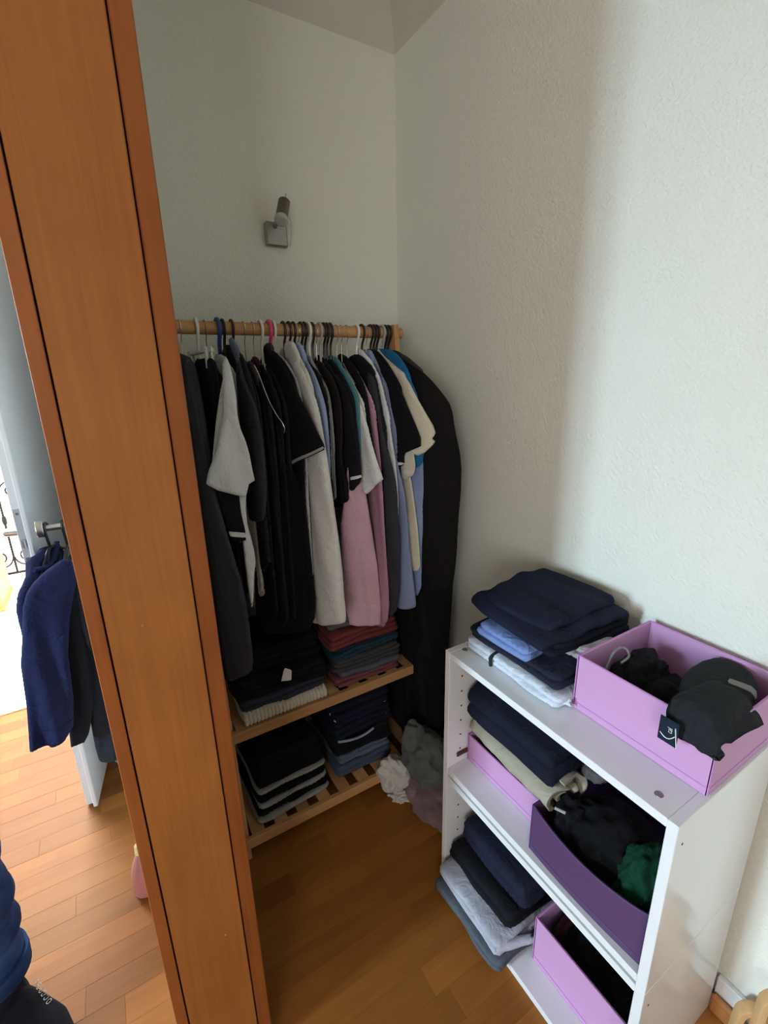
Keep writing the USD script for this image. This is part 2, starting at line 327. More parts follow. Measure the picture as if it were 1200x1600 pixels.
# ================================================================== the setting
YW, XP0, XP1 = .86, -1.136, -.957          # far wall of the room; the partition's two sides
YN = -.92                                   # the partition's end
def walls():
    w = Thing('wall_right', 'textured off-white wallpapered wall behind the white shelf units', kind='structure')
    w.part('wallpaper', bx(0, .1, YF, .1, -.02, WTOP+.0), WALL); 
    w = Thing('wall_back', 'off-white wallpapered niche wall behind the clothes rack', kind='structure'); w.part('wallpaper', bx(XP1-.02, 0, 0, .1, -.02, WTOP), WALL)
    w = Thing('wall_partition', 'white side of the wooden-ended partition beside the niche', kind='structure'); w.part('plaster', bx(XP0+.004, XP1-.004, YN+.05, YW+.1, -.02, CEIL), PAINT)
    w = Thing('wall_far', 'white wall with the open doorway to the landing', kind='structure')
    w.part('plaster', [bx(-1.155, XP0, YW, YW+.1, -.02, CEIL), bx(XL, -2.17, YW, YW+.1, -.02, CEIL), bx(-2.17, -1.155, YW, YW+.1, 2.05, CEIL)], PAINT)
    w = Thing('wall_left', 'white room wall with the tall window', kind='structure')
    w.part('plaster', [bx(XL-.1, XL, YF, W1[0], -.02, CEIL), bx(XL-.1, XL, W1[1], YW+.1, -.02, CEIL), bx(XL-.1, XL, W1[0], W1[1], -.02, W1[2]), bx(XL-.1, XL, W1[0], W1[1], W1[3], CEIL)], PAINT)
    w = Thing('wall_front', 'white room wall with the wide window', kind='structure')
    w.part('plaster', [bx(XL-.1, W2[0], YF-.1, YF, -.02, CEIL), bx(W2[1], .1, YF-.1, YF, -.02, CEIL), bx(W2[0], W2[1], YF-.1, YF, -.02, W2[2]), bx(W2[0], W2[1], YF-.1, YF, W2[3], CEIL)], PAINT)
    for n, (a, b, z0, z1) in ((1, W1), (2, W2)):
        t = Thing('window_%d' % n, 'white framed window letting in daylight', kind='structure')
        g = (lambda u0, u1, v0, v1, e: bx(XL-.07, XL-.02, u0, u1, v0, v1, e)) if n == 1 else (lambda u0, u1, v0, v1, e: bx(u0, u1, YF-.07, YF-.02, v0, v1, e))
        t.part('frame', [g(a, a+.05, z0, z1, .004), g(b-.05, b, z0, z1, .004), g(a+.05, b-.05, z0, z0+.05, .004), g(a+.05, b-.05, z1-.05, z1, .004)], DOORW)
        t.part('mullion', g((a+b)/2-.02, (a+b)/2+.02, z0+.05, z1-.05, .004), DOORW)
    c = Thing('ceiling', 'plain ceiling with a coved edge above the niche', kind='structure')
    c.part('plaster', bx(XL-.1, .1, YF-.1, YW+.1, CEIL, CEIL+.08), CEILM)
    # the cove: quarter round between wall and ceiling, mitred in the corner
    r = CEIL-WTOP; q = [(r*(1-math.cos(a)), WTOP+r*math.sin(a)) for a in np.linspace(0, PI/2, 9)]
    def cove(fn, n0, n1):
        V = []; F = []
        for d, z in q: V += [fn(n0(d), d, z), fn(n1(d), d, z)]
        for i in range(len(q)-1): F += [(2*i, 2*i+1, 2*i+3), (2*i, 2*i+3, 2*i+2)]
        return trimesh.Trimesh(np.array(V), F, process=False)
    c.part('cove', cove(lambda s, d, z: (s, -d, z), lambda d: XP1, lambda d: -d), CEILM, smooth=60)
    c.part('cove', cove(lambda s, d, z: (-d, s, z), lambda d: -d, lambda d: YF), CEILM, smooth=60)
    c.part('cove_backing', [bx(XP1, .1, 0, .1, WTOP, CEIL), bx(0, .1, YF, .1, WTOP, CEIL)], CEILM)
    # the wooden end of the partition: a wide face board between two edge boards, open joints between them
    p = Thing('trim_1', 'orange wooden end casing of the partition, a wide board between two narrow edge boards', kind='structure')
    p.part('face_board', bx(-1.1135, -.9870, YN, YN+.05, 0, CEIL, .0015), CASING)
    p.part('edge_board', bx(XP0, -1.1160, YN-.0005, YN+.16, 0, CEIL, .001), TRIMW)
    p.part('edge_board', bx(-.9845, XP1, YN+.0035, YN+.16, 0, CEIL, .002), TRIMW)
    p.part('joint', bx(-1.118, -.983, YN+.012, YN+.055, 0, CEIL), plain('joint_shadow_wood', lin((70, 36, 16)), .8))
    b = Thing('baseboard_right', 'white baseboard with a wooden quarter strip along the right wall', kind='structure')
    for y0, y1 in ((-.79, -.01), (YF, -1.4145)):
        b.part('board', bx(-.014, 0, y0, y1, .0, .1, .002), DOORW)
    b.part('wood_strip', bx(-.030, -.014, YF, -1.4145, 0, .055, .006), wood('strip_oak', lin((196, 134, 82)), lin((160, 100, 54)), 'y', .45))
walls()

def floors():
    f = Thing('floor', 'warm oak strip parquet running from the room into the niche', kind='structure')
    f.part('screed', [bx(XL-.1, .1, YF-.1, -1.26, -.06, 0), bx(XL-.1, -2.02, -1.26, YW, -.06, 0), bx(-2.02, .1, -1.26, YW, -.06, -.012)], mat('parquet_far', {
        'g': ('geometry', {}), 'b': ('brick_texture', {'scale': 1.0, 'brick_width': .5, 'row_height': .07, 'mortar_size': .0008, 'color1': lin((176, 116, 56)), 'color2': lin((156, 98, 46)), 'mortar': lin((90, 50, 22))}),
        'p': ('principled_bsdf', {'roughness': .4})}, [('g.position', 'b.vector'), ('b.color', 'p.base_color')], 'p.BSDF'))
    rnd = random.Random(3); y = -1.26; row = 0
    while y < YW-.001:
        y1 = min(y+.0700, YW); x = -2.02-rnd.random()*.4; row += 1
        while x < 0:
            x1 = x+rnd.choice((.55, .70, .85, 1.0)); a, b = max(x, -2.02), min(x1, 0.0)
            if y >= 0-.03: b = min(b, XP0+.004)
            if b-a > .02: f.part('plank', bx(a+.0001, b-.0001, y+.0001, y1-.0001, -.012, rnd.uniform(-.0002, .0002), .0004), PARQ, smooth=False)
            x = x1
        y = y1
    th = Thing('floor_landing', 'pale stone floor of the bright landing past the doorway', kind='structure')
    th.part('slab', bx(-3.6, -.6, YW, 3.7, -.06, .001), plain('landing_stone', (.82, .80, .75), .4))
    th.part('threshold', bx(-2.13, -1.20, YW-.012, YW+.03, -.01, .004, .002), plain('threshold_wood', lin((216, 168, 118)), .4))
    w = Thing('wall_landing', 'bright white walls of the stair landing', kind='structure')
    w.part('plaster', [bx(-3.7, -3.6, YW+.1, 3.7, -.06, CEIL), bx(-.6, -.5, YW+.1, 3.7, -.06, CEIL), bx(-3.7, -.5, 3.7, 3.8, -.06, CEIL), bx(-3.7, -.5, YW+.1, 3.8, CEIL, CEIL+.08)], PAINT)
floors()

def door():
    d = Thing('door_1', 'white rebated door leaf standing open beside the partition', kind='structure')
    z0, z1 = .008, 2.02
    R = trimesh.transformations.rotation_matrix(math.radians(-9.5), (0, 0, 1), (-1.325, .04, 0)); T = lambda m: m.apply_transform(R)
    d.part('leaf', T(bx(-1.345, -1.319, .058, .85, z0, z1, .0015)), DOORW)
    d.part('rebate_lip', T(bx(-1.319, -1.305, .036, .85, z0, z1, .003)), DOORW)
    lp = d.part('lock_plate', T(bx(-1.343, -1.3235, .0555, .0585, .90, 1.14, .001)), plain('lock_plate_metal', (.55, .57, .60), .4, .2), 'steel lock plate on the edge of the door')
    part(lp, d.loc, 'latch', T(bx(-1.339, -1.3275, .047, .056, 1.015, 1.045, .002)), STEEL)
    part(lp, d.loc, 'bolt_slot', T(bx(-1.338, -1.3285, .0545, .056, .945, .985)), NICKEL)
    part(lp, d.loc, 'screw', T(lathe([(0, .004), (.0015, .0035), (.0016, 0)], (-1.333, .0556, 1.125), (-1.333, .0, 1.125), 12)), NICKEL)
    d.part('handle', [T(lathe([(0, 0), (0, .025), (.008, .024), (.008, .009), (.05, .009), (.05, 0)], (-1.345, .12, 1.05), (-1.42, .12, 1.05))), T(tube(spline([(-1.392, .12, 1.05), (-1.397, .14, 1.05), (-1.398, .2, 1.05), (-1.398, .245, 1.048)], 6), .009, 12))], STEEL, 'steel lever handle')
    t = Thing('trim_2', 'white frame of the open doorway', kind='structure')
    t.part('jamb', bx(-1.180, -1.147, YW-.001, YW+.112, 0, 2.05, .002), DOORW); t.part('jamb', bx(-2.178, -2.14, YW-.012, YW+.112, 0, 2.05, .002), DOORW)
    t.part('head', bx(-2.178, -1.147, YW-.012, YW+.112, 2.02, 2.10, .002), DOORW)
door()

def landing():
    r = Thing('stair_railing', 'black wrought-iron stair railing with scrolls on the bright landing', 'railing', (-2.0, 2.76, 0))
    y = 2.76
    r.part('bottom_rail', bx(-3.2, -1.2, y-.008, y+.008, .055, .07), IRON); r.part('handrail', bx(-3.2, -1.2, y-.02, y+.02, .98, 1.01, .008), IRON)
    k = 0; x = -2.9
    while x < -1.25:
        r.part('baluster', bx(x-.006, x+.006, y-.006, y+.006, .07, .98), IRON)
        for s in (-1, 1):
            for zc, rr, up in ((.19, .085, 1), (.72, .075, -1)):
                a = np.linspace(0, 1.55*2*PI, 40); rad = rr*(1-.75*a/a[-1])
                r.part('scroll', tube(np.column_stack([x+s*(.09-.0+rad*np.cos(a+PI)*1.0), np.full(40, y), zc+up*rad*np.sin(a+PI)]), .0055, 6), IRON)
        r.part('collar', lathe([(0, 0), (0, .012), (.03, .016), (.06, .012), (.06, 0)], (x, y, .46), (x, y, .6), 10), IRON)
        x += .27
    c = Thing('wooden_chest', 'small orange wooden chest on the landing floor by the railing', 'chest', (-2.1, 2.38, 0))
    c.part('body', bx(-2.30, -1.845, 2.16, 2.56, .02, .30, .006), wood('chest_wood', lin((222, 168, 100)), lin((196, 136, 74)), 'x', .4)); c.part('lid', bx(-2.31, -1.835, 2.15, 2.57, .30, .325, .006), wood('chest_wood', (1,)*3, (1,)*3)); c.part('plinth', bx(-2.31, -1.835, 2.15, 2.57, .001, .025, .004), wood('chest_wood', (1,)*3, (1,)*3))
landing()

# ================================================================== shelf units
XF, XB, Y1, Y2, H1, H2, PT = -.384, -.022, -.815, -1.414, .400, .802, .0185
def shelf_unit(z0, z1, label, upper):
    u = Thing('shelf_unit', label, 'shelf', ((XF+XB)/2, (Y1+Y2)/2, z0), 'stacked open white shelf units')
    b = .0012
    u.part('side_panel', bx(XF, XB, Y1-PT, Y1, z0, z1, b), LAM); u.part('side_panel', bx(XF, XB, Y2, Y2+PT, z0, z1, b), LAM)
    u.part('top_panel', bx(XF+.0006, XB, Y2+PT, Y1-PT, z1-PT, z1-.0005, b), LAM); u.part('bottom_panel', bx(XF+.0006, XB, Y2+PT, Y1-PT, z0+(.008 if upper else .0), z0+(.008 if upper else 0)+PT, b), LAM)
    u.part('back_panel', bx(XB-.006, XB, Y2+PT, Y1-PT, z0+.02, z1-PT), LAM)
    holes = []
    for x in (XF+.045, XB-.06):
        for z in np.arange(z0+.075, z1-.06, .048): 
            for yy, dr in ((Y1-PT, -1), (Y2+PT, 1)): holes.append(lathe([(0, 0), (0, .0028), (.0006, .0026), (.0006, 0)], (x, yy, z), (x, yy+dr*.01, z), 8))
    u.part('peg_hole', holes, DARK, 'rows of small peg holes', kind='stuff')
    if upper:
        for q in ((-.349, -1.362), (-.340, -.842)): u.part('cam_cap', lathe([(0, 0), (0, .0075), (.0008, .007), (.0008, 0)], (q[0], q[1], z1-.0004), (q[0], q[1], z1+.01), 16), NICKEL, 'dark round fitting cap')
        u.part('cam_lock', lathe([(0, 0), (0, .007), (.012, .0065), (.012, 0)], (-.35, Y1-PT, .765), (-.35, -1, .765), 14), NICKEL)
        u.part('hinge_plate', bx(-.352, -.312, Y1-PT-.006, Y1-PT, .452, .466, .002), plain('rusty_metal', (.12, .05, .04), .5, .6), 'dark metal hinge plate')
    u.part('dowel_hole', lathe([(0, 0), (0, .0025), (.0005, .0024), (.0005, 0)], (-.36, Y2, z1-.05), (-.36, -2, z1-.05), 8), DARK)
    return u
shelf_unit(0, H1-.001, 'lower white open shelf unit standing on the floor against the wall', False)
shelf_unit(H1, H2, 'upper white open shelf unit stacked on the other, carrying folded clothes and the pink box', True)

def fabric_box(name, label, x0, x1, y0, y1, z0, h, m, mi, mp, sag=0., wall=.004, bulge=0.):
    """Open box of covered board with piped edges; sag lowers the middle of the front rim, bulge bows the front out."""
    t = Thing(name, label, 'storage box', ((x0+x1)/2, (y0+y1)/2, z0), 'board storage boxes in and on the shelf units')
    n = 17; ys = np.linspace(y0, y1, n); u = np.linspace(-1, 1, n)
    zt = h-sag*(1-u**2); xo = x0-bulge*(1-u**2)
    V = []; F = []
    for k in range(n):
        for x, z in ((xo[k], z0), (xo[k], z0+zt[k]), (xo[k]+wall, z0+zt[k]), (xo[k]+wall, z0+.004)): V.append((x, ys[k], z))
    for k in range(n-1):
        for j in range(4):
            a, b, c, d = 4*k+j, 4*k+(j+1) % 4, 4*(k+1)+(j+1) % 4, 4*(k+1)+j; F += [(a, d, c), (a, c, b)]
    F += [(0, 1, 2), (0, 2, 3)]; e = 4*(n-1); F += [(e, e+2, e+1), (e, e+3, e+2)]
    t.part('front_panel', (np.array(V), F), m, smooth=40)
    t.part('side_panel', bx(x0, x1, y0, y0+wall, z0, z0+h, .001), m); t.part('side_panel', bx(x0, x1, y1-wall, y1, z0, z0+h, .001), m)
    t.part('back_panel', bx(x1-wall, x1, y0+wall, y1-wall, z0, z0+h, .001), m)
    t.part('bottom_panel', bx(x0+wall, x1-wall, y0+wall, y1-wall, z0, z0+.004), mi)
    r = .0016
    t.part('rim_piping', tube(np.vstack([np.column_stack([xo, ys, z0+zt]), [(x1, y1, z0+h)], [(x1, y0, z0+h)]]), r, 6, closed=True), mp)
    t.part('base_piping', tube(np.vstack([np.column_stack([xo-.0004, ys, np.full(n, z0+.016)]), [(x1, y1+.0004, z0+.016)], [(x1, y0-.0004, z0+.016)]]), .0011, 6, closed=True), mp)
    for yy in (y0, y1): t.part('corner_piping', tube([(x0, yy, z0+.002), (x0, yy, z0+h)], r, 6), mp)
    return t
fabric_box('pink_box', 'pink open storage box with black clothes on top of the shelf units', -.287, -.026, -1.408, -1.138, H2+.0005, .128, PINKBOX, PINKBOXIN, PIPING_P)
ZM = H1+.008+PT+.0005
fabric_box('pink_box', 'pink storage box in the upper shelf under beige and navy trousers', -.312, -.05, -1.105, -.838, ZM, .085, PINKBOX, PINKBOXIN, PIPING_P)
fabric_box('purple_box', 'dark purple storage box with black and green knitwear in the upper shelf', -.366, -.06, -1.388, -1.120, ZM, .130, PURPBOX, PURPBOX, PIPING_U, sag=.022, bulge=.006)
ZL = PT+.0005
fabric_box('pink_box', 'pink storage box at the bottom of the lower shelf unit', -.322, -.05, -1.388, -1.126, ZL, .150, PINKBOX, PINKBOXIN, PIPING_P)

# contents of the boxes
G_BOX = 'crumpled clothes in the boxes'
def heap(label, c, size, rgb, seed, floor, kind='jersey', group=G_BOX, cat='clothing', name='crumpled_garment', amp=.35, sub=4, freq=3.2):
    t = Thing(name, label, cat, (c[0], c[1], floor), group); t.part('cloth', crumple(c, size, seed, amp, freq, floor, sub), cloth(rgb, kind), smooth=True); return t
BK, NV = (24, 24, 27), (28, 30, 46)
zb = H2+.0055
h = heap('black briefs with a grey waistband heaped at the far end of the top pink box', (-.150, -1.195, zb+.045), (.19, .10, .15), BK, 3, zb)
h.part('waistband', tube(spline([(-.245, -1.172, zb+.075), (-.215, -1.166, zb+.108), (-.185, -1.163, zb+.117), (-.168, -1.170, zb+.113), (-.176, -1.182, zb+.104), (-.205, -1.184, zb+.100)], 8), .0026, 8), cloth((150, 145, 152)), 'grey elastic waistband')
heap('black jersey lump in the middle of the top pink box', (-.150, -1.265, zb+.026), (.20, .16, .10), (20, 20, 22), 5, zb)
def draped(label):
    """Cloth lying over the box's front rim at its near corner, hanging down outside."""
    t = Thing('folded_shirt', label, 'shirt', (-.25, -1.35, zb+.09), G_BOX)
    prof = spline([(.125, .124), (.10, .132), (.07, .138), (.03, .142), (.004, .143), (-.012, .134), (-.019, .112), (-.020, .090)], 6)   # (x behind the rim, z)
    for k, (yc, w, dz, n) in enumerate(((-1.374, .050, 0, 18), (-1.370, .043, .010, 16))):
        V = []; F = []; m = len(prof); 
        for i in range(n+1):
            u = i/n*2-1
            for j in range(m):
                x, z = prof[j]; q = noise(np.array([[u*2.2+k*9, j*.12, k]]), 4)[0]-.5; q2 = noise(np.array([[u*5+k*9, j*.3, k+5]]), 6)[0]-.5
                env = 1-abs(u)**4
                tp = max(0, j/m-.55)/.45; V.append((-.287+x*(.95 if k else 1)+.006*q2, yc+u*w*(1-.22*tp)+.008*q, zb-.0+z*1.0+dz*env*(1 if k else 1)+.006*q*env-.008*abs(u)**3-.018*max(0, (-u-.35)/.65)**2*(1-.8*tp)+.022*tp*abs(u)**4+.010*tp*(1-u*u)*0+(.008 if k else 0)))
        a = n+1; top = np.array(V)
        for i in range(n):
            for j in range(m-1): F += [(i*m+j, (i+1)*m+j, (i+1)*m+j+1), (i*m+j, (i+1)*m+j+1, i*m+j+1)]
        mesh = trimesh.Trimesh(top, F, process=False); vn = mesh.vertex_normals; low = top-vn*.012*np.sign((vn@np.array([-.5, 0, 1])).mean())
        N = len(top); bd = [i*m for i in range(n+1)]+[n*m+j for j in range(1, m)]+[i*m+m-1 for i in range(n-1, -1, -1)]+[j for j in range(m-2, 0, -1)]
        F2 = F+[(c+N, b+N, a2+N) for a2, b, c in F]+sum([[(p, q, q+N), (p, q+N, p+N)] for p, q in zip(bd, bd[1:]+bd[:1])], [])
        t.part('cloth' if k == 0 else 'fold', (np.vstack([top, low]), F2), cloth((38, 41, 45)), smooth=True)
    tag = on_plane(Slab([(-.016, -.028), (.016, -.028), (.016, .020), (-.016, .020)], .003, 0, .1, 0, 0).mesh(.006), (-.322, -1.347, zb+.106), 90)
    tg = t.part('care_tag', tag, cloth((30, 42, 58)), 'dark blue label with a white swoosh')
    part(tg, t.loc, 'swoosh', [tube([(-.3242, -1.347+.012-.024*u, zb+.094-.012*math.sin(u*2.6)+.012*u) for u in np.linspace(0, 1, 12)], .0009, 6), tube([(-.3242, -1.358-.006*u, zb+.116-.036*u) for u in np.linspace(0, 1, 8)], .0009, 6)], WHITEP)
    tx = meshkit.text_mesh('cal', .008, .0006); tx.apply_transform(trimesh.transformations.rotation_matrix(PI/2, (0, 1, 0))@trimesh.transformations.rotation_matrix(PI/2, (0, 0, 1)))
    v = np.array(tx.vertices); v -= v.mean(0); sz = np.ptp(v, axis=0)
    part(tg, t.loc, 'lettering', (np.column_stack([-.3238+v[:, np.argmin(sz)]*.5, -1.351+v[:, np.argsort(sz)[1]], zb+.106+v[:, np.argmax(sz)]*.7]), np.array(tx.faces)), WHITEP)
    return t
draped('black garment with a white-marked label drooping over the near corner of the top pink box')
def bands():
    t = Thing('sports_shorts', 'black shorts with two grey bands lying at the near end of the top pink box', 'shorts', (-.12, -1.36, zb), G_BOX)
    s = Slab(chaikin([(-.11, -.055), (.10, -.06), (.11, .05), (-.09, .06)], 2), .03, .004, .09, 17, 0, rim=.015)
    P = (-.135, -1.336, zb+.104)
    t.part('cloth', on_floor(s.mesh(.01), P, 12), cloth((40, 41, 43)), smooth=True)
    for a in (-.055, .005): t.part('grey_band', on_floor(s.mesh(.008, sbox(a, -.08, a+.022, -.012), .0012), P, 12), cloth((142, 142, 140)), 'grey woven band')
    t.part('lining', on_floor(Slab(chaikin([(-.10, -.05), (.09, -.055), (.10, .045), (-.08, .05)], 2), .05, .004, .09, 19, 0, rim=.025).mesh(.014), (P[0], P[1], P[2]-.04), 12), cloth((26, 26, 28)), smooth=True)
bands()
zp = ZM+.005
heap('black fleece heaped in the purple box behind its sagging front', (-.255, -1.235, zp+.062), (.20, .24, .19), (15, 15, 17), 11, zp, 'wool')
heap('dark green bouclé knit at the near end of the purple box'.replace('é', 'e'), (-.275, -1.335, zp+.072), (.16, .115, .20), (18, 64, 44), 12, zp, 'terry', cat='sweater', name='green_sweater')
h = heap('black cardigan with a white tag by the far end of the purple box', (-.285, -1.165, zp+.065), (.15, .11, .16), (20, 20, 24), 13, zp, 'wool')
h.part('tag', on_floor(Slab([(-.004, -.012), (.004, -.012), (.004, .012), (-.004, .012)], .0016, 0, .1, 0, 0).mesh(.004), (-.335, -1.168, zp+.136), 25), WHITEP)
heap('grey and black sock ball lying far back above the purple box', (-.20, -1.165, zp+.175), (.09, .075, .055), (92, 90, 90), 14, zp+.12, cat='socks', name='sock_ball', sub=3)
zq = ZL+.005
heap('black tights heaped in the bottom pink box', (-.215, -1.225, zq+.055), (.19, .17, .15), (16, 16, 18), 15, zq)
heap('dark olive knit at the near end of the bottom pink box', (-.20, -1.32, zq+.055), (.20, .13, .15), (24, 30, 26), 16, zq, 'wool')
h = heap('wine red garment at the far end of the bottom pink box', (-.215, -1.155, zq+.055), (.17, .05, .13), (70, 36, 46), 18, zq)

# folded clothes on and in the shelf units
G_SH = 'folded clothes on the white shelf units'
def fold_thing(label, cat, name, w, d, h, P0, rot, rgb, seed, plies=3, group=G_SH, kind='jersey', wob=.006, extra=None, material=None, taper=.01):
    t = Thing(name, label, cat, P0, group); t.part('plies', folded(w, d, h, P0, rot, plies, seed, wob, taper=taper), material or cloth(rgb, kind), smooth=True)
    return t
zt = H2+.001
t = fold_thing('white polo shirt with a black edge stripe, lowest of the pile on the shelf top', 'polo shirt', 'folded_polo', .17, .30, .030, (-.250, -.985, zt), 0, (214, 222, 234), 21, 2)
t.part('stripe', tube(spline([(-.337, -.936, zt+.003), (-.3385, -.936, zt+.015), (-.336, -.936, zt+.028), (-.30, -.934, zt+.035)], 6), .0045, 8), cloth((46, 48, 54)), 'black woven stripe')
t.part('rolled_hem', roll((-.318, -1.075, zt+.016), (-.300, -1.140, zt+.016), .034, .028, 1.5, .006, 3, 8), cloth((214, 222, 234)), smooth=True)
fold_thing('navy jersey directly over the white polo in the pile on the shelf top', 'shirt', 'folded_shirt', .20, .29, .030, (-.225, -.975, zt+.033), 2, (38, 40, 58), 22, 2)
fold_thing('mottled light blue shirt showing at the front of the pile on the shelf top', 'shirt', 'folded_shirt', .10, .165, .034, (-.283, -.950, zt+.058), 2, (126, 150, 204), 23, 2, kind='denim')
fold_thing('pale beige tee peeking out beside the pink box in the shelf-top pile', 'shirt', 'folded_shirt', .11, .10, .030, (-.175, -1.080, zt+.064), 8, (190, 180, 180), 24, 2)
fold_thing('navy sweatshirt with a black ribbed edge on the pile on the shelf top', 'sweatshirt', 'folded_sweatshirt', .26, .27, .034, (-.165, -.965, zt+.090), -4, (26, 28, 40), 25, 2)
def top_navy():
    t = Thing('folded_trousers', 'dark navy trousers topmost on the shelf-top pile', 'trousers', (-.16, -.96, zt+.12), G_SH)
    rel = lambda a, b: .010*np.exp(-((a-.02)/.06)**2)-.018*np.clip(a*-3-.2, 0, 1)
    for k, (o, c) in enumerate((([(-.165, -.12), (-.16, -.145), (.11, -.15), (.13, -.13), (.135, .09), (.11, .13), (-.12, .128), (-.165, .12)], 0), ([(-.14, -.09), (-.12, -.11), (.09, -.125), (.115, -.10), (.12, .10), (.10, .115), (-.06, .118), (-.135, .10)], .017))):
        t.part('plies' if k == 0 else 'folded_leg', on_floor(Slab(o, .022, .006, .10, 26+k, 1, rim=.010, relief=rel).mesh(.011), (-.165, -.955, zt+.136+c), -4+k*7), cloth((30, 33, 52)), smooth=True)
    t.part('ribbed_flap', on_floor(Slab(chaikin([(-.09, -.015), (.075, -.02), (.08, .015), (-.08, .02)], 2), .010, .002, .05, 29, 0, rim=.005).mesh(.008), (-.235, -.985, zt+.162), 97), cloth((24, 26, 40)), smooth=True)
top_navy()
t = Thing('rolled_chinos', 'beige chinos rolled up on the pink box in the upper shelf', 'trousers', (-.27, -1.0, ZM+.09), G_SH)
t.part('cloth', roll((-.292, -1.150, ZM+.140), (-.268, -.850, ZM+.126), .150, .105, 2.1, .012, 4, 18), cloth((176, 168, 150), 'woven'), smooth=50)
t = Thing('folded_sweater', 'navy sweater folded over the beige chinos in the upper shelf', 'sweater', (-.22, -.97, ZM+.15), G_SH)
rel = lambda a, b: -.10*np.clip(-a-.02, 0, 1)**1.3*3-.06*np.clip(-.05-b, 0, 1)*2
t.part('plies', [on_floor(Slab([(-.13, -.13), (-.12, -.155), (.12, -.155), (.13, -.14), (.13, .12), (.12, .14), (-.11, .14), (-.13, .12)], .042, .008, .12, 33+k, 1, rim=.020, relief=rel).mesh(.013), (-.215+.01*k, -.985+.012*k, ZM+.212+.036*k), 3) for k in range(2)], cloth((26, 29, 44)), smooth=True)
fold_thing('black tee under the chinos inside the left pink box of the upper shelf', 'shirt', 'folded_shirt', .22, .235, .08, (-.19, -.972, ZM+.006), 0, (30, 30, 34), 35, 3, wob=.003)
zl = ZL+.0005
fold_thing('slate grey tee lowest of the pile in the lower shelf unit, jutting over its front', 'shirt', 'folded_shirt', .30, .270, .034, (-.285, -.972, zl), 0, (92, 98, 108), 36, 2, wob=.003)
t = fold_thing('pale grey sweatshirt with a rolled hem second in the pile in the lower shelf unit', 'sweatshirt', 'folded_sweatshirt', .27, .262, .036, (-.285, -.968, zl+.038), 0, (184, 186, 200), 37, 2, wob=.005)
t.part('rolled_hem', roll((-.415, -1.085, zl+.055), (-.32, -1.118, zl+.058), .030, .034, 1.5, .006, 8, 8), cloth((184, 186, 200)), smooth=True)
fold_thing('black jeans third in the pile in the lower shelf unit', 'trousers', 'folded_trousers', .26, .25, .050, (-.25, -.965, zl+.078), 0, (26, 27, 33), 38, 2, wob=.008, kind='denim')
fold_thing('dark navy trousers topmost of the pile in the lower shelf unit', 'trousers', 'folded_trousers', .24, .255, .075, (-.222, -.978, zl+.130), -2, (34, 37, 56), 39, 2, wob=.010)

# ================================================================== clothes rack
RY, RZ, RR = -.25, 1.637, .0175
RX0, RX1 = -.935, -.146
LEGX = (-.885, -.184)
def rack():
    t = Thing('clothes_rack', 'pine clothes rack with a round rail and two slatted shelves in the niche', 'clothes rack', (-.52, RY, 0))
    t.part('rail', lathe([(0, 0), (0, RR-.002), (.002, RR), (RX1-RX0-.004, RR), (RX1-RX0, RR-.004), (RX1-RX0, 0)], (RX0, RY, RZ), (0, RY, RZ), 28), PINE_X)
    for lx in LEGX:
        for s in (-1, 1):
            a, b = np.array([lx, RY+s*.19, 0]), np.array([lx, RY+s*.0135, RZ+.024]); hw, hd = .009, .013
            V = []
            for q in (a, b):
                for dx in (-hw, hw):
                    for dy in (-hd, hd): V.append(q+(dx+(.0 if s < 0 else .0), dy, 0))
            t.part('leg', trimesh.convex.convex_hull(np.array(V)), PINE_Z)
    for zs, yf in ((.465, .137), (.092, .180)):
        x0, x1 = LEGX[0]+.0095, LEGX[1]-.0095
        for s in (-1, 1): t.part('shelf_rail', bx(x0-.018 if s < 0 else x0, x1+.018 if s < 0 else x1, RY+s*yf-.009+(s*.028 if s < 0 else 0), RY+s*yf+.009+(s*.028 if s < 0 else 0), zs-.036, zs, .002), PINE_X)
        n = 9
        for k in range(n):
            xc = x0+.03+(x1-x0-.06)*k/(n-1); t.part('slat', bx(xc-.021, xc+.021, RY-yf-.019, RY+yf-.009, zs-.014, zs-.001, .001), PINE_Y)
    return t
rack()

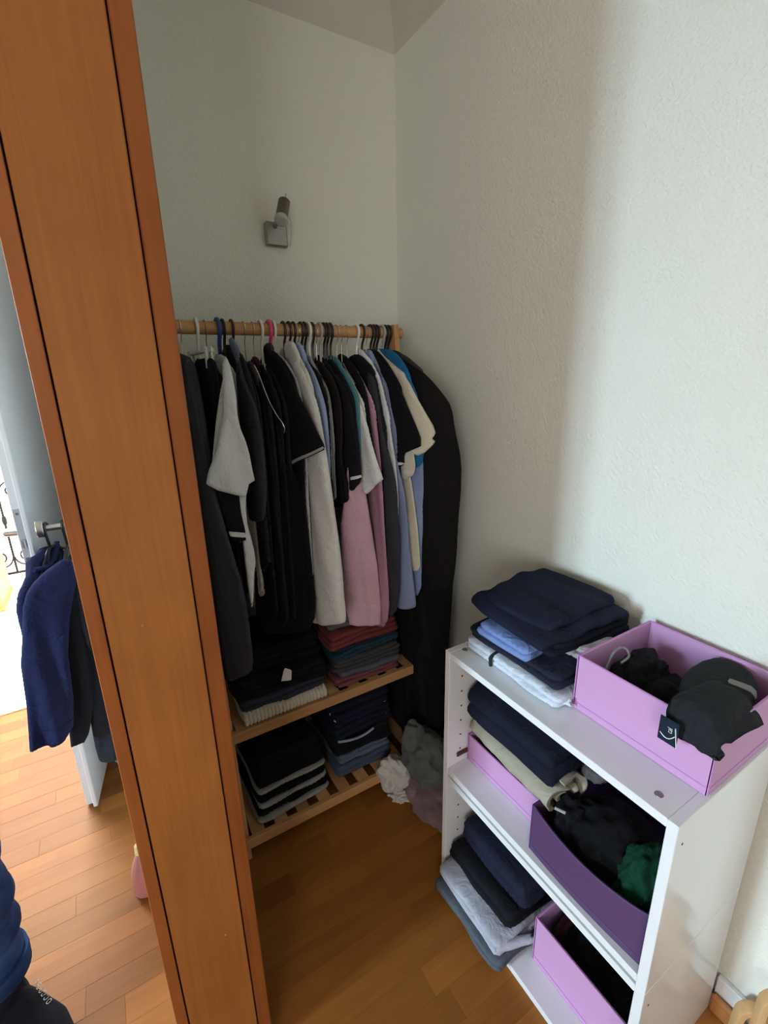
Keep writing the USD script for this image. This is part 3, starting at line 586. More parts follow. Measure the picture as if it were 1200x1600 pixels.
# ---- hangers and what hangs on them.  x along the rail; near-side outlines in metres: (towards the room from the hook, height)
G_HG, G_GM = 'hangers on the wooden rail', 'garments hanging on the wooden rail'
def hanger(x, style, label, clip=False):
    m, r = {'white': (WHITEP, .0042), 'black': (BLACKP, .0040), 'brown': (BROWNP, .0038), 'blue': (BLUEP, .0055), 'pink': (PINKP, .0055), 'wire': (WIRE, .0013), 'darkwire': (NICKEL, .0014), 'grey': (GREYP, .0040)}[style]
    t = Thing('hanger', label, 'hanger', (x, RY, 1.40), G_HG)
    R = RR+r+.0005; ang = np.linspace(math.radians(150), math.radians(-28), 16)
    hk = [(x, RY-R*math.cos(a), RZ+R*math.sin(a)) for a in ang[:]]
    # the free end is at the back, the stem comes down at the front and swings in under the rail
    hk += [(x, RY-R*.62, RZ-R*.98), (x, RY-R*.22, RZ-R*1.55), (x, RY, RZ-R*2.3), (x, RY, 1.545)]
    t.part('hook', tube(spline(hk, 3), r, 8), m)
    ra = max(r, .0022) if r < .003 else r
    if clip:
        t.part('bar', tube([(x, RY-.17, 1.572), (x, RY+.17, 1.572)], ra, 8), m)
        for s in (-1, 1): t.part('clip', [bx(x-.009, x-.003, RY+s*.12-.009, RY+s*.12+.009, 1.528, 1.582, .002), bx(x+.003, x+.009, RY+s*.12-.009, RY+s*.12+.009, 1.528, 1.582, .002)], m)
    else:
        t.part('arm', tube(spline([(x, RY-.085, 1.478), (x, RY-.06, 1.498), (x, RY-.03, 1.520), (x, RY, 1.542), (x, RY+.05, 1.516), (x, RY+.12, 1.478), (x, RY+.165, 1.440)], 4), ra, 8), m)
        t.part('bar', tube([(x, RY-.083, 1.476), (x, RY+.163, 1.438)], ra*.8, 6), m)
    return t
def far_side(z0, half=.19, drop=.10, top=1.55):
    return [(-half, z0), (-half-.01, top-drop-.05), (-half+.02, top-drop), (-.10, top-.04), (-.045, top+.005)]
def body_outline(edge, z0, w0=.18, half=.19, top=1.55):
    """edge: the near shoulder from the neck outwards; then down to the hem z0."""
    return list(edge)+[(w0+.012, edge[-1][1]-.10), (w0, (edge[-1][1]+z0)/2), (w0, z0)]+far_side(z0, half, .10, top)
def garment(name, label, cat, x, rgb, edge, z0, w0=.18, th=.013, kind='jersey', seed=0, sleeves=(), collar=None, extra=(), ang=40, material=None, half=.19):
    """sleeves: dicts(o=outline, c=offset towards the room's left, rgb, cuffs=[(clip box, rgb)])"""
    t = Thing(name, label, cat, (x, RY, z0), G_GM); M = material or cloth(rgb, kind)
    b = Slab(body_outline(edge, z0, w0, half, edge[0][1]), th, .0045, .07, seed, 1, ramp=(1.52, .35))
    t.part('body', on_path(b.mesh(.017), x, RY, ang), M, smooth=True)
    for k, s in enumerate(sleeves):
        sl = Slab(s['o'], s.get('th', th*.9), s.get('fold', .004), s.get('wave', .05), seed*3+k+1, s.get('sm', 1), ramp=(1.5, .3), slant=s.get('slant', .15))
        pth = t.part('sleeve', on_path(sl.mesh(.012), x, RY, s.get('ang', ang), s.get('s0', .17), c0=s.get('c', .004)), cloth(s['rgb'], kind) if 'rgb' in s else M, smooth=True)
        for cl, col, nm in s.get('cuffs', ()):
            part(pth, t.loc, nm, on_path(sl.mesh(.010, Polygon(cl), .0012), x, RY, s.get('ang', ang), s.get('s0', .17), c0=s.get('c', .004)), cloth(col, kind), nm.replace('_', ' ') if col != rgb else None, smooth=50)
    if collar:
        col, pts, w = collar
        c = Slab(pts, .016, .0015, .06, seed+90, 1)
        t.part('collar', on_path(c.mesh(.010), x, RY, ang, c0=.003), cloth(col, kind), smooth=True)
    for nm, o, col, c, thk in extra:
        t.part(nm, on_path(Slab(o, thk, .002, .05, seed+70, 1).mesh(.010), x, RY, ang, c0=c), cloth(col, kind), smooth=True)
    return t
def tee_sleeve(tip, w=.10, top=(.09, 1.53)):
    """Short sleeve hanging from the shoulder: tip = (s, z) of its outer lower corner."""
    return [top, (.15, 1.495), (tip[0]-.01, tip[1]+.09), tip, (tip[0]-.045, tip[1]-.035), (tip[0]-w, tip[1]-.03), (tip[0]-w-.02, tip[1]+.06), (top[0]-.03, top[1]-.06)]
BLK, CHR = (25, 25, 28), (62, 62, 68)
SH = [(.0, 1.575), (.06, 1.553), (.11, 1.528), (.155, 1.49), (.18, 1.45)]       # an ordinary shoulder
def sh(z=0., w=1.): return [(a*w, b+z) for a, b in SH]
# (x, hanger style, hanger label)
H = lambda x, st, what, clip=False: hanger(x, st, what, clip)

H(-0.849, 'wire', 'thin chrome wire hanger at the partition end of the rail, holding the long charcoal coat')
garment('long_coat', 'long charcoal wool coat hanging at the partition end of the rail', 'coat', -0.849, (66, 65, 70), [(-.02, 1.57), (.10, 1.556), (.129, 1.523), (.154, 1.461), (.183, 1.353), (.192, 1.239)], .60, .20, .020, 'wool', 1,
        sleeves=[dict(o=[(.10, 1.556), (.129, 1.523), (.154, 1.461), (.183, 1.353), (.198, 1.239), (.232, 1.107), (.264, .961), (.268, .825), (.262, .722), (.236, .698), (.10, .60), (-.02, .57), (-.05, .9), (.0, 1.3)], c=.010, th=.018)])
H(-0.807, 'white', 'white plastic clip hanger holding the black skirt', True)
garment('skirt', 'black skirt held by the white clip hanger near the partition', 'skirt', -0.807, (22, 22, 26), [(-.0, 1.556), (.10, 1.556), (.160, 1.552), (.172, 1.535), (.185, 1.44)], .72, .19, .016, 'woven', 2, half=.19)
H(-0.785, 'darkwire', 'dull wire hanger between the clip hanger and the blue hanger, holding a black polo')
BP = garment('polo_shirt', 'black polo with white-striped sleeve cuff hanging behind the white polo sleeve', 'polo shirt', -0.777, (24, 24, 28), sh(-.03), .86, .17, .014, 'jersey', 3,
        sleeves=[dict(o=[(.05, 1.50), (.13, 1.47), (.165, 1.35), (.185, 1.2), (.192, 1.085), (.18, 1.058), (.05, 1.02), (.03, 1.2)], c=.004, cuffs=[([(.0, 1.045), (.25, 1.098), (.25, 1.080), (.0, 1.027)], (226, 226, 226), 'cuff_stripe')])])
BPS = Slab([(-0.084, 1.25), (-0.032, 1.232), (-0.032, 1.167), (-0.026, 1.112), (-0.027, 1.085), (-0.064, 1.09), (-0.07, 1.122), (-0.081, 1.183)], .010, .003, .05, 161, 0, ramp=(1.2, .2))
BPW = BP.part('sleeve', on_plane(BPS.mesh(.009), (-0.76, -0.464, 0), -3), cloth((24, 24, 28)), smooth=True)
part(BPW, BP.loc, 'cuff_stripe', on_plane(BPS.mesh(.008, Polygon([(-0.079, 1.123), (-0.015, 1.105), (-0.017, 1.092), (-0.081, 1.11)]), .0010), (-0.76, -0.464, 0), -3), cloth((226, 226, 226)), 'white cuff stripe', smooth=50)
H(-0.751, 'blue', 'thick blue plastic hanger holding the white polo shirt')
def white_polo():
    x = -.751
    t = Thing('polo_shirt', 'white short-sleeved polo with a flared sleeve, third from the partition', 'polo shirt', (x, RY, .85), G_GM); M = cloth((226, 228, 226))
    b = Slab(body_outline([(.0, 1.57), (.05, 1.56), (.10, 1.52), (.13, 1.45), (.13, 1.38)], .80, .125, .19, 1.57), .014, .005, .06, 5, 1, ramp=(1.5, .4))
    t.part('body', on_path(b.mesh(.017), x, RY, 20, .05), M, smooth=True)
    # the sleeve falls towards the room and is turned to face it
    o = WP
    s1 = Slab(o, .018, .008, .085, 6, 0, ramp=(1.55, .25), slant=.25, rim=.008)
    sl = t.part('sleeve', on_plane(s1.mesh(.010), (-.745, -.475, 0), -3), M, smooth=True)
    part(sl, t.loc, 'hem', on_plane(s1.mesh(.008, Polygon(WPHEM), .0010), (-.745, -.475, 0), -3), M, smooth=50)
    s2 = Slab(WP2, .012, .004, .06, 7, 1, ramp=(1.5, .3))
    t.part('sleeve', on_plane(s2.mesh(.012), (-.752, -.462, 0), -3), cloth((206, 204, 194)), smooth=True)
    s3 = Slab(WP3, .012, .006, .05, 8, 1)
    t.part('shirt_tail', on_plane(s3.mesh(.012), (-.735, -.455, 0), -3), M, smooth=True)
WP = [(-0.045, 1.555), (-0.038, 1.542), (-0.033, 1.506), (-0.03, 1.46), (-0.032, 1.417), (-0.028, 1.383), (-0.018, 1.35), (-0.012, 1.317), (-0.008, 1.275), (-0.004, 1.246), (-0.02, 1.239), (-0.028, 1.218), (-0.033, 1.207), (-0.062, 1.218), (-0.1, 1.233), (-0.125, 1.252), (-0.116, 1.282), (-0.096, 1.325), (-0.08, 1.371), (-0.065, 1.416), (-0.059, 1.476), (-0.055, 1.535)]
WPHEM = [(-0.132, 1.271), (-0.098, 1.247), (-0.059, 1.232), (-0.028, 1.221), (-0.034, 1.167), (-0.166, 1.188)]
WP2 = [(-0.038, 1.528), (-0.054, 1.484), (-0.072, 1.416), (-0.085, 1.355), (-0.102, 1.276), (-0.079, 1.265), (-0.058, 1.352), (-0.046, 1.43)]
WP3 = [(-0.059, 1.225), (-0.031, 1.239), (-0.044, 1.144), (-0.032, 1.069), (-0.028, 1.012), (-0.037, 0.985), (-0.045, 0.919), (-0.056, 0.868), (-0.059, 0.922), (-0.06, 1.056), (-0.058, 1.164)]
white_polo()
H(-0.737, 'black', 'black hanger right of the blue one, holding the dark jacket')
garment('jacket', 'charcoal jacket with a grey-blue collar beside the white polo', 'jacket', -0.725, (40, 40, 45), [(.03, 1.592), (.10, 1.575), (.155, 1.535), (.18, 1.489), (.20, 1.449)], .93, .19, .016, 'wool', 9,
        sleeves=[dict(o=[(.12, 1.565), (.178, 1.489), (.204, 1.449), (.216, 1.41), (.222, 1.361), (.222, 1.277), (.214, 1.155), (.19, 1.12), (.08, 1.10), (.07, 1.2), (.10, 1.4)], rgb=(60, 60, 66), c=.012, th=.016)],
        collar=((110, 120, 142), [(.02, 1.606), (.06, 1.612), (.135, 1.545), (.19, 1.455), (.205, 1.40), (.19, 1.40), (.15, 1.48), (.07, 1.565)], .02))
H(-0.713, 'brown', 'dark brown hanger third right of the blue one, holding a dark navy tee')
garment('shirt', 'dark navy tee squeezed behind the charcoal jacket', 'shirt', -0.707, (34, 35, 46), sh(-.01), .74, .165, .012, 'jersey', 10, sleeves=[dict(o=tee_sleeve((.19, 1.27)))])
H(-0.68, 'wire', 'bent silver wire hook hanger left of the empty stretch of rail, holding a black blazer')
garment('blazer', 'black blazer with a narrow lapel behind the charcoal jacket', 'jacket', -0.68, (34, 33, 36), sh(-.025, 1.02), .71, .18, .014, 'wool', 11, sleeves=[dict(o=[(.07, 1.53), (.15, 1.46), (.18, 1.36), (.185, 1.1), (.18, .95), (.08, .93), (.06, 1.2)], c=.006)],
        collar=((70, 68, 74), [(.03, 1.555), (.09, 1.535), (.16, 1.435), (.175, 1.385), (.13, 1.42), (.06, 1.50)], .02))
H(-0.655, 'wire', 'thin silver wire hanger hanging beside the pink hanger, with a slack clip chain')
garment('shirt', 'black shirt with a dark red inner neck left of the striped black tee', 'shirt', -0.652, (30, 29, 32), sh(-.02), .69, .165, .012, 'jersey', 12, collar=((84, 40, 44), [(-.02, 1.565), (.03, 1.56), (.06, 1.52), (.03, 1.50), (-.01, 1.53)], .02),
        sleeves=[dict(o=tee_sleeve((.18, 1.26)))])
def chain():
    t = Thing('clip_chain', 'thin silver wire loop dangling from the rail over the black clothes', 'wire hook', (-.64, -.42, 1.38), None)
    t.part('wire', tube(np.array([-.056, -.050, -.010])+spline([(-.640, -.330, 1.545), (-.634, -.345, 1.52), (-.630, -.37, 1.48), (-.625, -.395, 1.445), (-.617, -.42, 1.415), (-.610, -.43, 1.40), (-.606, -.432, 1.385), (-.607, -.428, 1.374)], 6), .0013, 6), WIRE)
chain()
H(-0.631, 'white', 'white plastic hanger just left of the pink one, holding a grey tee')
garment('shirt', 'dark grey tee hidden left of the striped black tee', 'shirt', -0.628, (40, 39, 43), sh(-.03, .95), .72, .16, .011, 'jersey', 13)
H(-0.606, 'pink', 'bright pink plastic hanger holding the black tee with grey sleeve stripes')
BTF = [(-0.094, 1.315), (-0.007, 1.236), (0.0, 1.126), (0.007, 0.966), (0.01, 0.794), (-0.018, 0.734), (-0.103, 0.726), (-0.178, 0.744), (-0.171, 0.929), (-0.14, 1.13), (-0.119, 1.243)]
BT = garment('polo_shirt', 'black tee with twin grey stripes on its wide sleeve, on the pink hanger', 'shirt', -0.606, (17, 17, 20), [(-.03, 1.592), (.03, 1.577), (.10, 1.55), (.15, 1.52), (.18, 1.49)], .71, .19, .013, 'jersey', 14,
        sleeves=[dict(o=[(-.02, 1.588), (.03, 1.583), (.115, 1.55), (.181, 1.502), (.221, 1.436), (.250, 1.373), (.279, 1.318), (.262, 1.310), (.150, 1.258), (.045, 1.206), (-.03, 1.27), (-.06, 1.36), (-.05, 1.5)], c=.012, th=.015, sm=1, fold=.003,
                      cuffs=[([(.0, 1.199), (.30, 1.338), (.30, 1.330), (.0, 1.191)], (150, 150, 152), 'cuff_stripe'), ([(.0, 1.187), (.30, 1.324), (.30, 1.317), (.0, 1.180)], (150, 150, 152), 'cuff_stripe')])],
        extra=[], collar=((58, 57, 60), [(-.05, 1.575), (-.03, 1.602), (.02, 1.600), (.035, 1.575), (.0, 1.52), (-.02, 1.45), (-.035, 1.45), (-.02, 1.52)], .02))
BT.part('front', on_plane(Slab(BTF, .016, .007, .09, 141, 1, ramp=(1.25, .5)).mesh(.012), (-.60, -.43, 0), -30), cloth((17, 17, 20)), smooth=True)
H(-0.593, 'white', 'white plastic hanger just right of the pink one, holding the pale striped shirt')
garment('shirt', 'pale grey shirt almost hidden behind the striped black tee', 'shirt', -0.585, (196, 200, 206), sh(0, .95), .84, .17, .011, 'woven', 15, sleeves=[dict(o=[(.09, 1.52), (.15, 1.46), (.165, 1.3), (.175, 1.13), (.165, 1.105), (.12, 1.10), (.10, 1.3)], c=.004)])
H(-0.563, 'brown', 'dark brown hanger holding the off-white long-sleeved shirt')
garment('dress_shirt', 'off-white long-sleeved shirt, its sleeve and cuff hanging to the shelf', 'shirt', -0.557, (212, 208, 200), [(.0, 1.585), (.07, 1.575), (.12, 1.548), (.16, 1.51), (.19, 1.465)], .82, .175, .013, 'woven', 16,
        sleeves=[dict(o=[(.09, 1.56), (.144, 1.523), (.185, 1.478), (.211, 1.434), (.226, 1.333), (.246, 1.132), (.256, .98), (.260, .86), (.264, .783), (.252, .775), (.12, .720), (.102, .728), (.098, .80), (.078, .89), (.052, 1.041), (.045, 1.2), (.06, 1.42)], c=.010, th=.022, fold=.0055, wave=.07,
                      cuffs=[([(.0, .806), (.3, .866), (.3, .74), (.0, .66)], (212, 208, 200), 'cuff')])],
        collar=((222, 218, 208), [(.0, 1.60), (.06, 1.605), (.085, 1.59), (.14, 1.51), (.12, 1.47), (.06, 1.53), (.01, 1.56)], .02))
H(-0.546, 'brown', 'dark brown hanger right behind the off-white shirt, holding a light blue shirt')
garment('dress_shirt', 'light blue shirt showing as a sliver beside the off-white shirt', 'shirt', -0.526, (150, 164, 196), [(.02, 1.59), (.085, 1.545), (.14, 1.50), (.173, 1.455), (.192, 1.41)], .84, .185, .012, 'woven', 17,
        sleeves=[dict(o=[(.10, 1.53), (.173, 1.452), (.192, 1.41), (.198, 1.33), (.205, 1.1), (.205, .86), (.11, .83), (.09, 1.2)], c=.004)], collar=((160, 174, 208), [(.0, 1.60), (.04, 1.607), (.09, 1.55), (.06, 1.53), (.02, 1.56)], .02))
H(-0.532, 'brown', 'dark brown hanger over the black tee that follows the light blue shirt')
garment('shirt', 'black tee right of the light blue shirt', 'shirt', -0.505, (30, 28, 30), sh(-.012, .92), 1.06, .16, .011, 'jersey', 18, sleeves=[dict(o=tee_sleeve((.165, 1.29)))])
H(-0.518, 'wire', 'thin wire hanger holding the grey linen shirt')
garment('shirt', 'grey linen shirt with an open collar and rolled sleeve', 'shirt', -0.487, (146, 146, 144), [(.0, 1.56), (.03, 1.548), (.078, 1.506), (.131, 1.465), (.146, 1.405)], 1.10, .14, .012, 'woven', 19,
        sleeves=[dict(o=[(.07, 1.51), (.131, 1.465), (.147, 1.402), (.146, 1.304), (.138, 1.205), (.128, 1.175), (.07, 1.15), (.06, 1.3)], c=.005)], collar=((160, 164, 172), [(-.02, 1.565), (.01, 1.57), (.05, 1.535), (.075, 1.49), (.05, 1.42), (.02, 1.47)], .02))
H(-0.508, 'black', 'black hanger left of the wide black hook, holding a dark brown tee')
H(-0.497, 'black', 'black hanger over the first of the two black tees before the teal shirt')
H(-0.484, 'white', 'pale grey curved hanger among the black hooks before the bare stretch of rail')
H(-0.472, 'brown', 'thin brown hanger left of the bare stretch of rail')
H(-0.46, 'wire', 'silver wire hanger left of the bare stretch of rail')
H(-0.447, 'grey', 'thick light grey hanger left of three black hooks')
garment('shirt', 'dark brown tee between the grey linen shirt and the black tees', 'shirt', -0.458, (40, 33, 32), sh(-.02, .85), 1.10, .14, .010, 'jersey', 20)
garment('shirt', 'first black tee right of the grey linen shirt, long draped sleeve', 'shirt', -0.438, (24, 24, 29), [(-.03, 1.568), (.035, 1.545), (.092, 1.499), (.119, 1.425), (.128, 1.33)], 1.08, .13, .012, 'jersey', 21,
        sleeves=[dict(o=[(.05, 1.525), (.092, 1.499), (.120, 1.425), (.129, 1.33), (.142, 1.232), (.168, 1.176), (.150, 1.117), (.02, 1.080), (-.02, 1.2), (.0, 1.42)], c=.014, th=.017, fold=.006)])
garment('shirt', 'second black tee with a small white cuff mark left of the teal shirt', 'shirt', -0.421, (27, 27, 33), [(.02, 1.555), (.053, 1.534), (.10, 1.50), (.138, 1.466), (.162, 1.439)], 1.10, .155, .012, 'jersey', 22,
        sleeves=[dict(o=[(.06, 1.525), (.138, 1.466), (.163, 1.439), (.192, 1.323), (.200, 1.219), (.190, 1.180), (.136, 1.150), (.06, 1.14), (.04, 1.3)], c=.012, th=.016, fold=.006, cuffs=[([(.165, 1.206), (.21, 1.222), (.21, 1.212), (.165, 1.196)], (220, 220, 222), 'cuff_mark')])])
H(-0.434, 'black', 'leftmost of the three black hooks crowded before the bare stretch of rail')
garment('shirt', 'teal shirt edge between the black tees and the white tee', 'shirt', -0.403, (86, 138, 146), [(.0, 1.565), (.03, 1.557), (.058, 1.533), (.130, 1.478), (.158, 1.449)], 1.10, .155, .011, 'jersey', 23,
        sleeves=[dict(o=[(.07, 1.52), (.131, 1.478), (.159, 1.449), (.168, 1.406), (.168, 1.30), (.165, 1.23), (.09, 1.21), (.07, 1.35)], c=.003)])
H(-0.424, 'black', 'middle of the three black hooks crowded before the bare stretch of rail')
garment('shirt', 'white tee with an open sleeve hanging over the pink shirt', 'shirt', -0.381, (226, 226, 224), [(.0, 1.54), (.05, 1.51), (.094, 1.475), (.122, 1.451), (.158, 1.416)], 1.14, .15, .012, 'jersey', 24,
        sleeves=[dict(o=[(.07, 1.478), (.120, 1.454), (.160, 1.416), (.192, 1.352), (.217, 1.261), (.234, 1.203), (.205, 1.176), (.178, 1.146), (.145, 1.160), (.105, 1.186), (.08, 1.3)], c=.014, th=.018, sm=0, fold=.006)])
H(-0.412, 'black', 'right one of the three black hooks crowded before the bare stretch of rail')
garment('shirt', 'black tee between the white tee and the pink shirt', 'shirt', -0.363, (22, 21, 24), [(-.01, 1.57), (.04, 1.55), (.095, 1.505), (.130, 1.468), (.150, 1.40)], 1.12, .15, .011, 'jersey', 25, sleeves=[dict(o=[(.07, 1.51), (.131, 1.470), (.155, 1.40), (.172, 1.30), (.178, 1.24), (.08, 1.21), (.06, 1.35)], c=.004)])
H(-0.39, 'wire', 'thin wire hanger on the nearly bare stretch, holding the pink shirt')
PK = garment('dress_shirt', 'pink long-sleeved shirt with two buttoned cuffs hanging lowest', 'shirt', -0.345, (208, 168, 180), [(.0, 1.55), (.04, 1.525), (.101, 1.470), (.142, 1.432), (.160, 1.38)], .84, .15, .012, 'woven', 26,
        sleeves=[dict(o=[(.08, 1.475), (.142, 1.430), (.162, 1.38), (.190, 1.2), (.200, .945), (.208, .784), (.198, .674), (.12, .650), (.10, .80), (.09, 1.1)], c=.003, th=.014, rgb=(178, 132, 150), cuffs=[([(.0, .745), (.3, .79), (.3, .60), (.0, .60)], (178, 132, 150), 'cuff')]),
                 ])
PKS = Slab([(-0.083, 1.292), (-0.042, 1.281), (-0.038, 1.17), (-0.031, 1.118), (-0.004, 0.899), (0.004, 0.763), (0.002, 0.683), (-0.053, 0.678), (-0.106, 0.684), (-0.119, 0.767), (-0.123, 0.875), (-0.12, 1.042), (-0.098, 1.172)], .018, .006, .06, 151, 0, ramp=(1.2, .3), slant=.1, rim=.011)
PKW = PK.part('sleeve', on_plane(PKS.mesh(.010), (-0.36, -0.43, 0), -30), cloth((208, 168, 180), 'woven'), smooth=True)
part(PKW, PK.loc, 'cuff', on_plane(PKS.mesh(.008, Polygon([(-0.157, 0.794), (0.036, 0.75), (0.034, 0.648), (-0.164, 0.654)]), .0013), (-0.36, -0.43, 0), -30), cloth((212, 172, 186), 'woven'), smooth=50)
H(-0.374, 'wire', 'second thin wire hanger on the nearly bare stretch, holding a black top')
garment('shirt', 'black shirt with a pointed black collar before the white-collared shirt', 'shirt', -0.319, (34, 33, 38), [(-.02, 1.565), (.057, 1.540), (.112, 1.503), (.129, 1.473), (.145, 1.42)], .80, .17, .013, 'woven', 27,
        sleeves=[dict(o=[(.08, 1.52), (.114, 1.501), (.130, 1.473), (.163, 1.353), (.197, 1.253), (.219, 1.169), (.222, 1.088), (.230, .992), (.225, .821), (.210, .712), (.14, .70), (.11, .9), (.09, 1.3)], rgb=(58, 57, 64), c=.006, th=.015)], collar=((28, 28, 32), [(-.03, 1.57), (.03, 1.568), (.11, 1.525), (.125, 1.495), (.07, 1.51), (.0, 1.54)], .02))
H(-0.355, 'wire', 'third thin wire hanger on the nearly bare stretch, holding the white shirt')
garment('dress_shirt', 'white shirt with a pointed collar between the black and the blue-grey shirts', 'shirt', -0.301, (222, 224, 228), [(.0, 1.575), (.05, 1.56), (.09, 1.52), (.118, 1.49), (.138, 1.45)], .82, .165, .012, 'woven', 28,
        sleeves=[dict(o=[(.08, 1.52), (.120, 1.49), (.143, 1.45), (.178, 1.33), (.203, 1.22), (.205, 1.0), (.20, .80), (.12, .78), (.09, 1.2)], c=.003)], collar=((228, 230, 232), [(-.04, 1.585), (.0, 1.59), (.06, 1.55), (.118, 1.497), (.11, 1.485), (.04, 1.53)], .02))
H(-0.32, 'white', 'white plastic hanger in the middle of the nearly bare stretch')
H(-0.3, 'brown', 'dark brown hanger right of the white plastic one, holding the blue-grey shirt')
garment('dress_shirt', 'blue-grey long-sleeved shirt with a raised collar and cuff', 'shirt', -0.275, (136, 146, 178), [(.02, 1.58), (.055, 1.54), (.09, 1.50), (.121, 1.472), (.139, 1.41)], .82, .165, .012, 'woven', 29,
        sleeves=[dict(o=[(.08, 1.51), (.119, 1.473), (.138, 1.41), (.168, 1.265), (.204, 1.158), (.214, 1.08), (.223, .935), (.238, .802), (.243, .746), (.234, .738), (.167, .715), (.141, .763), (.13, .9), (.10, 1.25)], c=.006, th=.016, cuffs=[([(.0, .755), (.4, .845), (.4, .6), (.0, .6)], (136, 146, 178), 'cuff')])],
        collar=((146, 160, 184), [(-.04, 1.585), (.0, 1.585), (.03, 1.578), (.05, 1.53), (.02, 1.53)], .02))
H(-0.285, 'wire', 'thin wire hanger between the dark brown one and the last black group')
H(-0.268, 'black', 'first of the black hooks in the group near the right end of the rail')
garment('polo_shirt', 'black polo with white sleeve tipping left of the cream polo', 'polo shirt', -0.262, (22, 22, 27), [(.0, 1.585), (.036, 1.580), (.09, 1.545), (.145, 1.497), (.184, 1.456)], .88, .165, .012, 'jersey', 30,
        sleeves=[dict(o=[(.06, 1.56), (.145, 1.497), (.185, 1.455), (.223, 1.377), (.257, 1.294), (.220, 1.278), (.190, 1.262), (.193, 1.225), (.150, 1.212), (.12, 1.25), (.10, 1.4)], c=.008, th=.014, cuffs=[([(.10, 1.221), (.20, 1.239), (.20, 1.230), (.10, 1.212)], (224, 224, 226), 'cuff_stripe')])])
garment('shirt', 'cream tee sleeve hanging below the black polo sleeve', 'shirt', -0.251, (214, 210, 198), sh(-.02, .95), .95, .155, .011, 'jersey', 31,
        sleeves=[dict(o=[(.08, 1.50), (.15, 1.46), (.19, 1.36), (.215, 1.27), (.222, 1.215), (.205, 1.185), (.15, 1.17), (.11, 1.3)], c=.003)])
H(-0.256, 'black', 'second of the black hooks in the group near the right end of the rail')
H(-0.245, 'black', 'third of the black hooks in the group near the right end of the rail')
garment('polo_shirt', 'cream polo with a flared sleeve pushed towards the room', 'polo shirt', -0.24, (222, 214, 192), [(.0, 1.59), (.031, 1.567), (.07, 1.548), (.115, 1.527), (.180, 1.499)], .70, .17, .012, 'jersey', 32,
        sleeves=[dict(o=[(.07, 1.55), (.116, 1.526), (.180, 1.499), (.227, 1.418), (.281, 1.331), (.262, 1.312), (.279, 1.302), (.228, 1.256), (.200, 1.262), (.15, 1.30), (.12, 1.42)], c=.006, th=.014),
                 dict(o=[(.14, 1.3), (.19, 1.2), (.215, 1.05), (.226, .93), (.228, .865), (.19, .855), (.15, 1.0)], c=.002)])
H(-0.224, 'grey', 'grey hanger left of the last two black hooks')
garment('shirt', 'steel blue tee behind the cream polo', 'shirt', -0.229, (36, 110, 160), [(.03, 1.585), (.075, 1.580), (.12, 1.555), (.152, 1.531), (.185, 1.486)], .95, .17, .012, 'jersey', 33,
        sleeves=[dict(o=[(.10, 1.56), (.152, 1.531), (.186, 1.486), (.215, 1.431), (.231, 1.30), (.231, 1.265), (.222, 1.222), (.185, 1.213), (.15, 1.3)], c=.005)])
H(-0.212, 'black', 'last but one black hook beside the rack post')
garment('dress_shirt', 'light blue shirt showing low down beside the black jacket', 'shirt', -0.219, (140, 160, 200), sh(-.005), .80, .20, .012, 'woven', 34, sleeves=[dict(o=[(.09, 1.53), (.17, 1.45), (.21, 1.33), (.220, 1.23), (.220, 1.07), (.214, .908), (.213, .767), (.16, .745), (.13, 1.0)], c=.003)])
H(-0.2, 'black', 'last black hook, touching the rack post')
garment('jacket', 'long black jacket at the right end of the rail by the wall', 'jacket', -0.208, (27, 25, 24), [(0.060, 1.575), (0.142, 1.55), (0.192, 1.517), (0.222, 1.497), (0.272, 1.441)], .13, .25, .014, 'wool', 35,
        sleeves=[dict(o=[(0.182, 1.525), (0.222, 1.499), (0.274, 1.441), (0.298, 1.405), (0.308, 1.34), (0.332, 1.245), (0.332, 1.136), (0.326, 1.05), (0.324, .926), (0.312, .80), (0.212, .78), (0.192, 1.2)], c=.004, th=.018, fold=.003),
                 dict(o=[(0.100, 1.3), (0.272, 1.2), (0.318, .926), (0.310, .726), (0.302, .564), (0.300, .397), (0.290, .229), (0.222, .06), (0.050, .05), (0.050, .8)], c=.002, th=.014, rgb=(18, 17, 19))], collar=((60, 56, 56), [(0.040, 1.585), (0.100, 1.57), (0.192, 1.53), (0.217, 1.50), (0.162, 1.53), (0.070, 1.56)], .02))

# ---- folded clothes on the rack's shelves
G_RK = 'folded clothes on the rack shelves'
zu = .466
t = fold_thing('cream ribbed knit lowest on the left of the upper rack shelf', 'sweater', 'folded_sweater', .28, .27, .036, (-.700, -.275, zu), 0, (206, 198, 178), 41, 2, G_RK, 'knit', .003)
ribs = []
for k in range(23):
    x = -.832+k*.0119; ribs.append(tube(spline([(x, -.395, zu+.003), (x, -.411, zu+.008), (x, -.415, zu+.020), (x, -.408, zu+.032), (x, -.39, zu+.038)], 4), .0062, 6))
t.part('ribbed_edge', ribs, cloth((206, 198, 178), 'knit'), kind='stuff', smooth=60)
fold_thing('dark blue-grey knit lying on the cream ribbed knit', 'sweater', 'folded_sweater', .29, .265, .032, (-.705, -.272, zu+.039), 1, (52, 56, 68), 42, 2, G_RK, 'knit', .005)
t = fold_thing('black sweater with a white paper tag in the left pile of the upper rack shelf', 'sweater', 'folded_sweater', .30, .25, .055, (-.690, -.268, zu+.074), -2, (22, 22, 26), 43, 3, G_RK, 'wool', .009)
t.part('paper_tag', on_plane(Slab([(-.020, -.018), (.012, -.022), (.016, .016), (-.006, .028)], .0016, .0, .1, 0, 0).mesh(.008), (-.692, -.404, zu+.128), -15), plain('white_paper', (.8, .8, .78), .6), 'white paper tag', smooth=False)
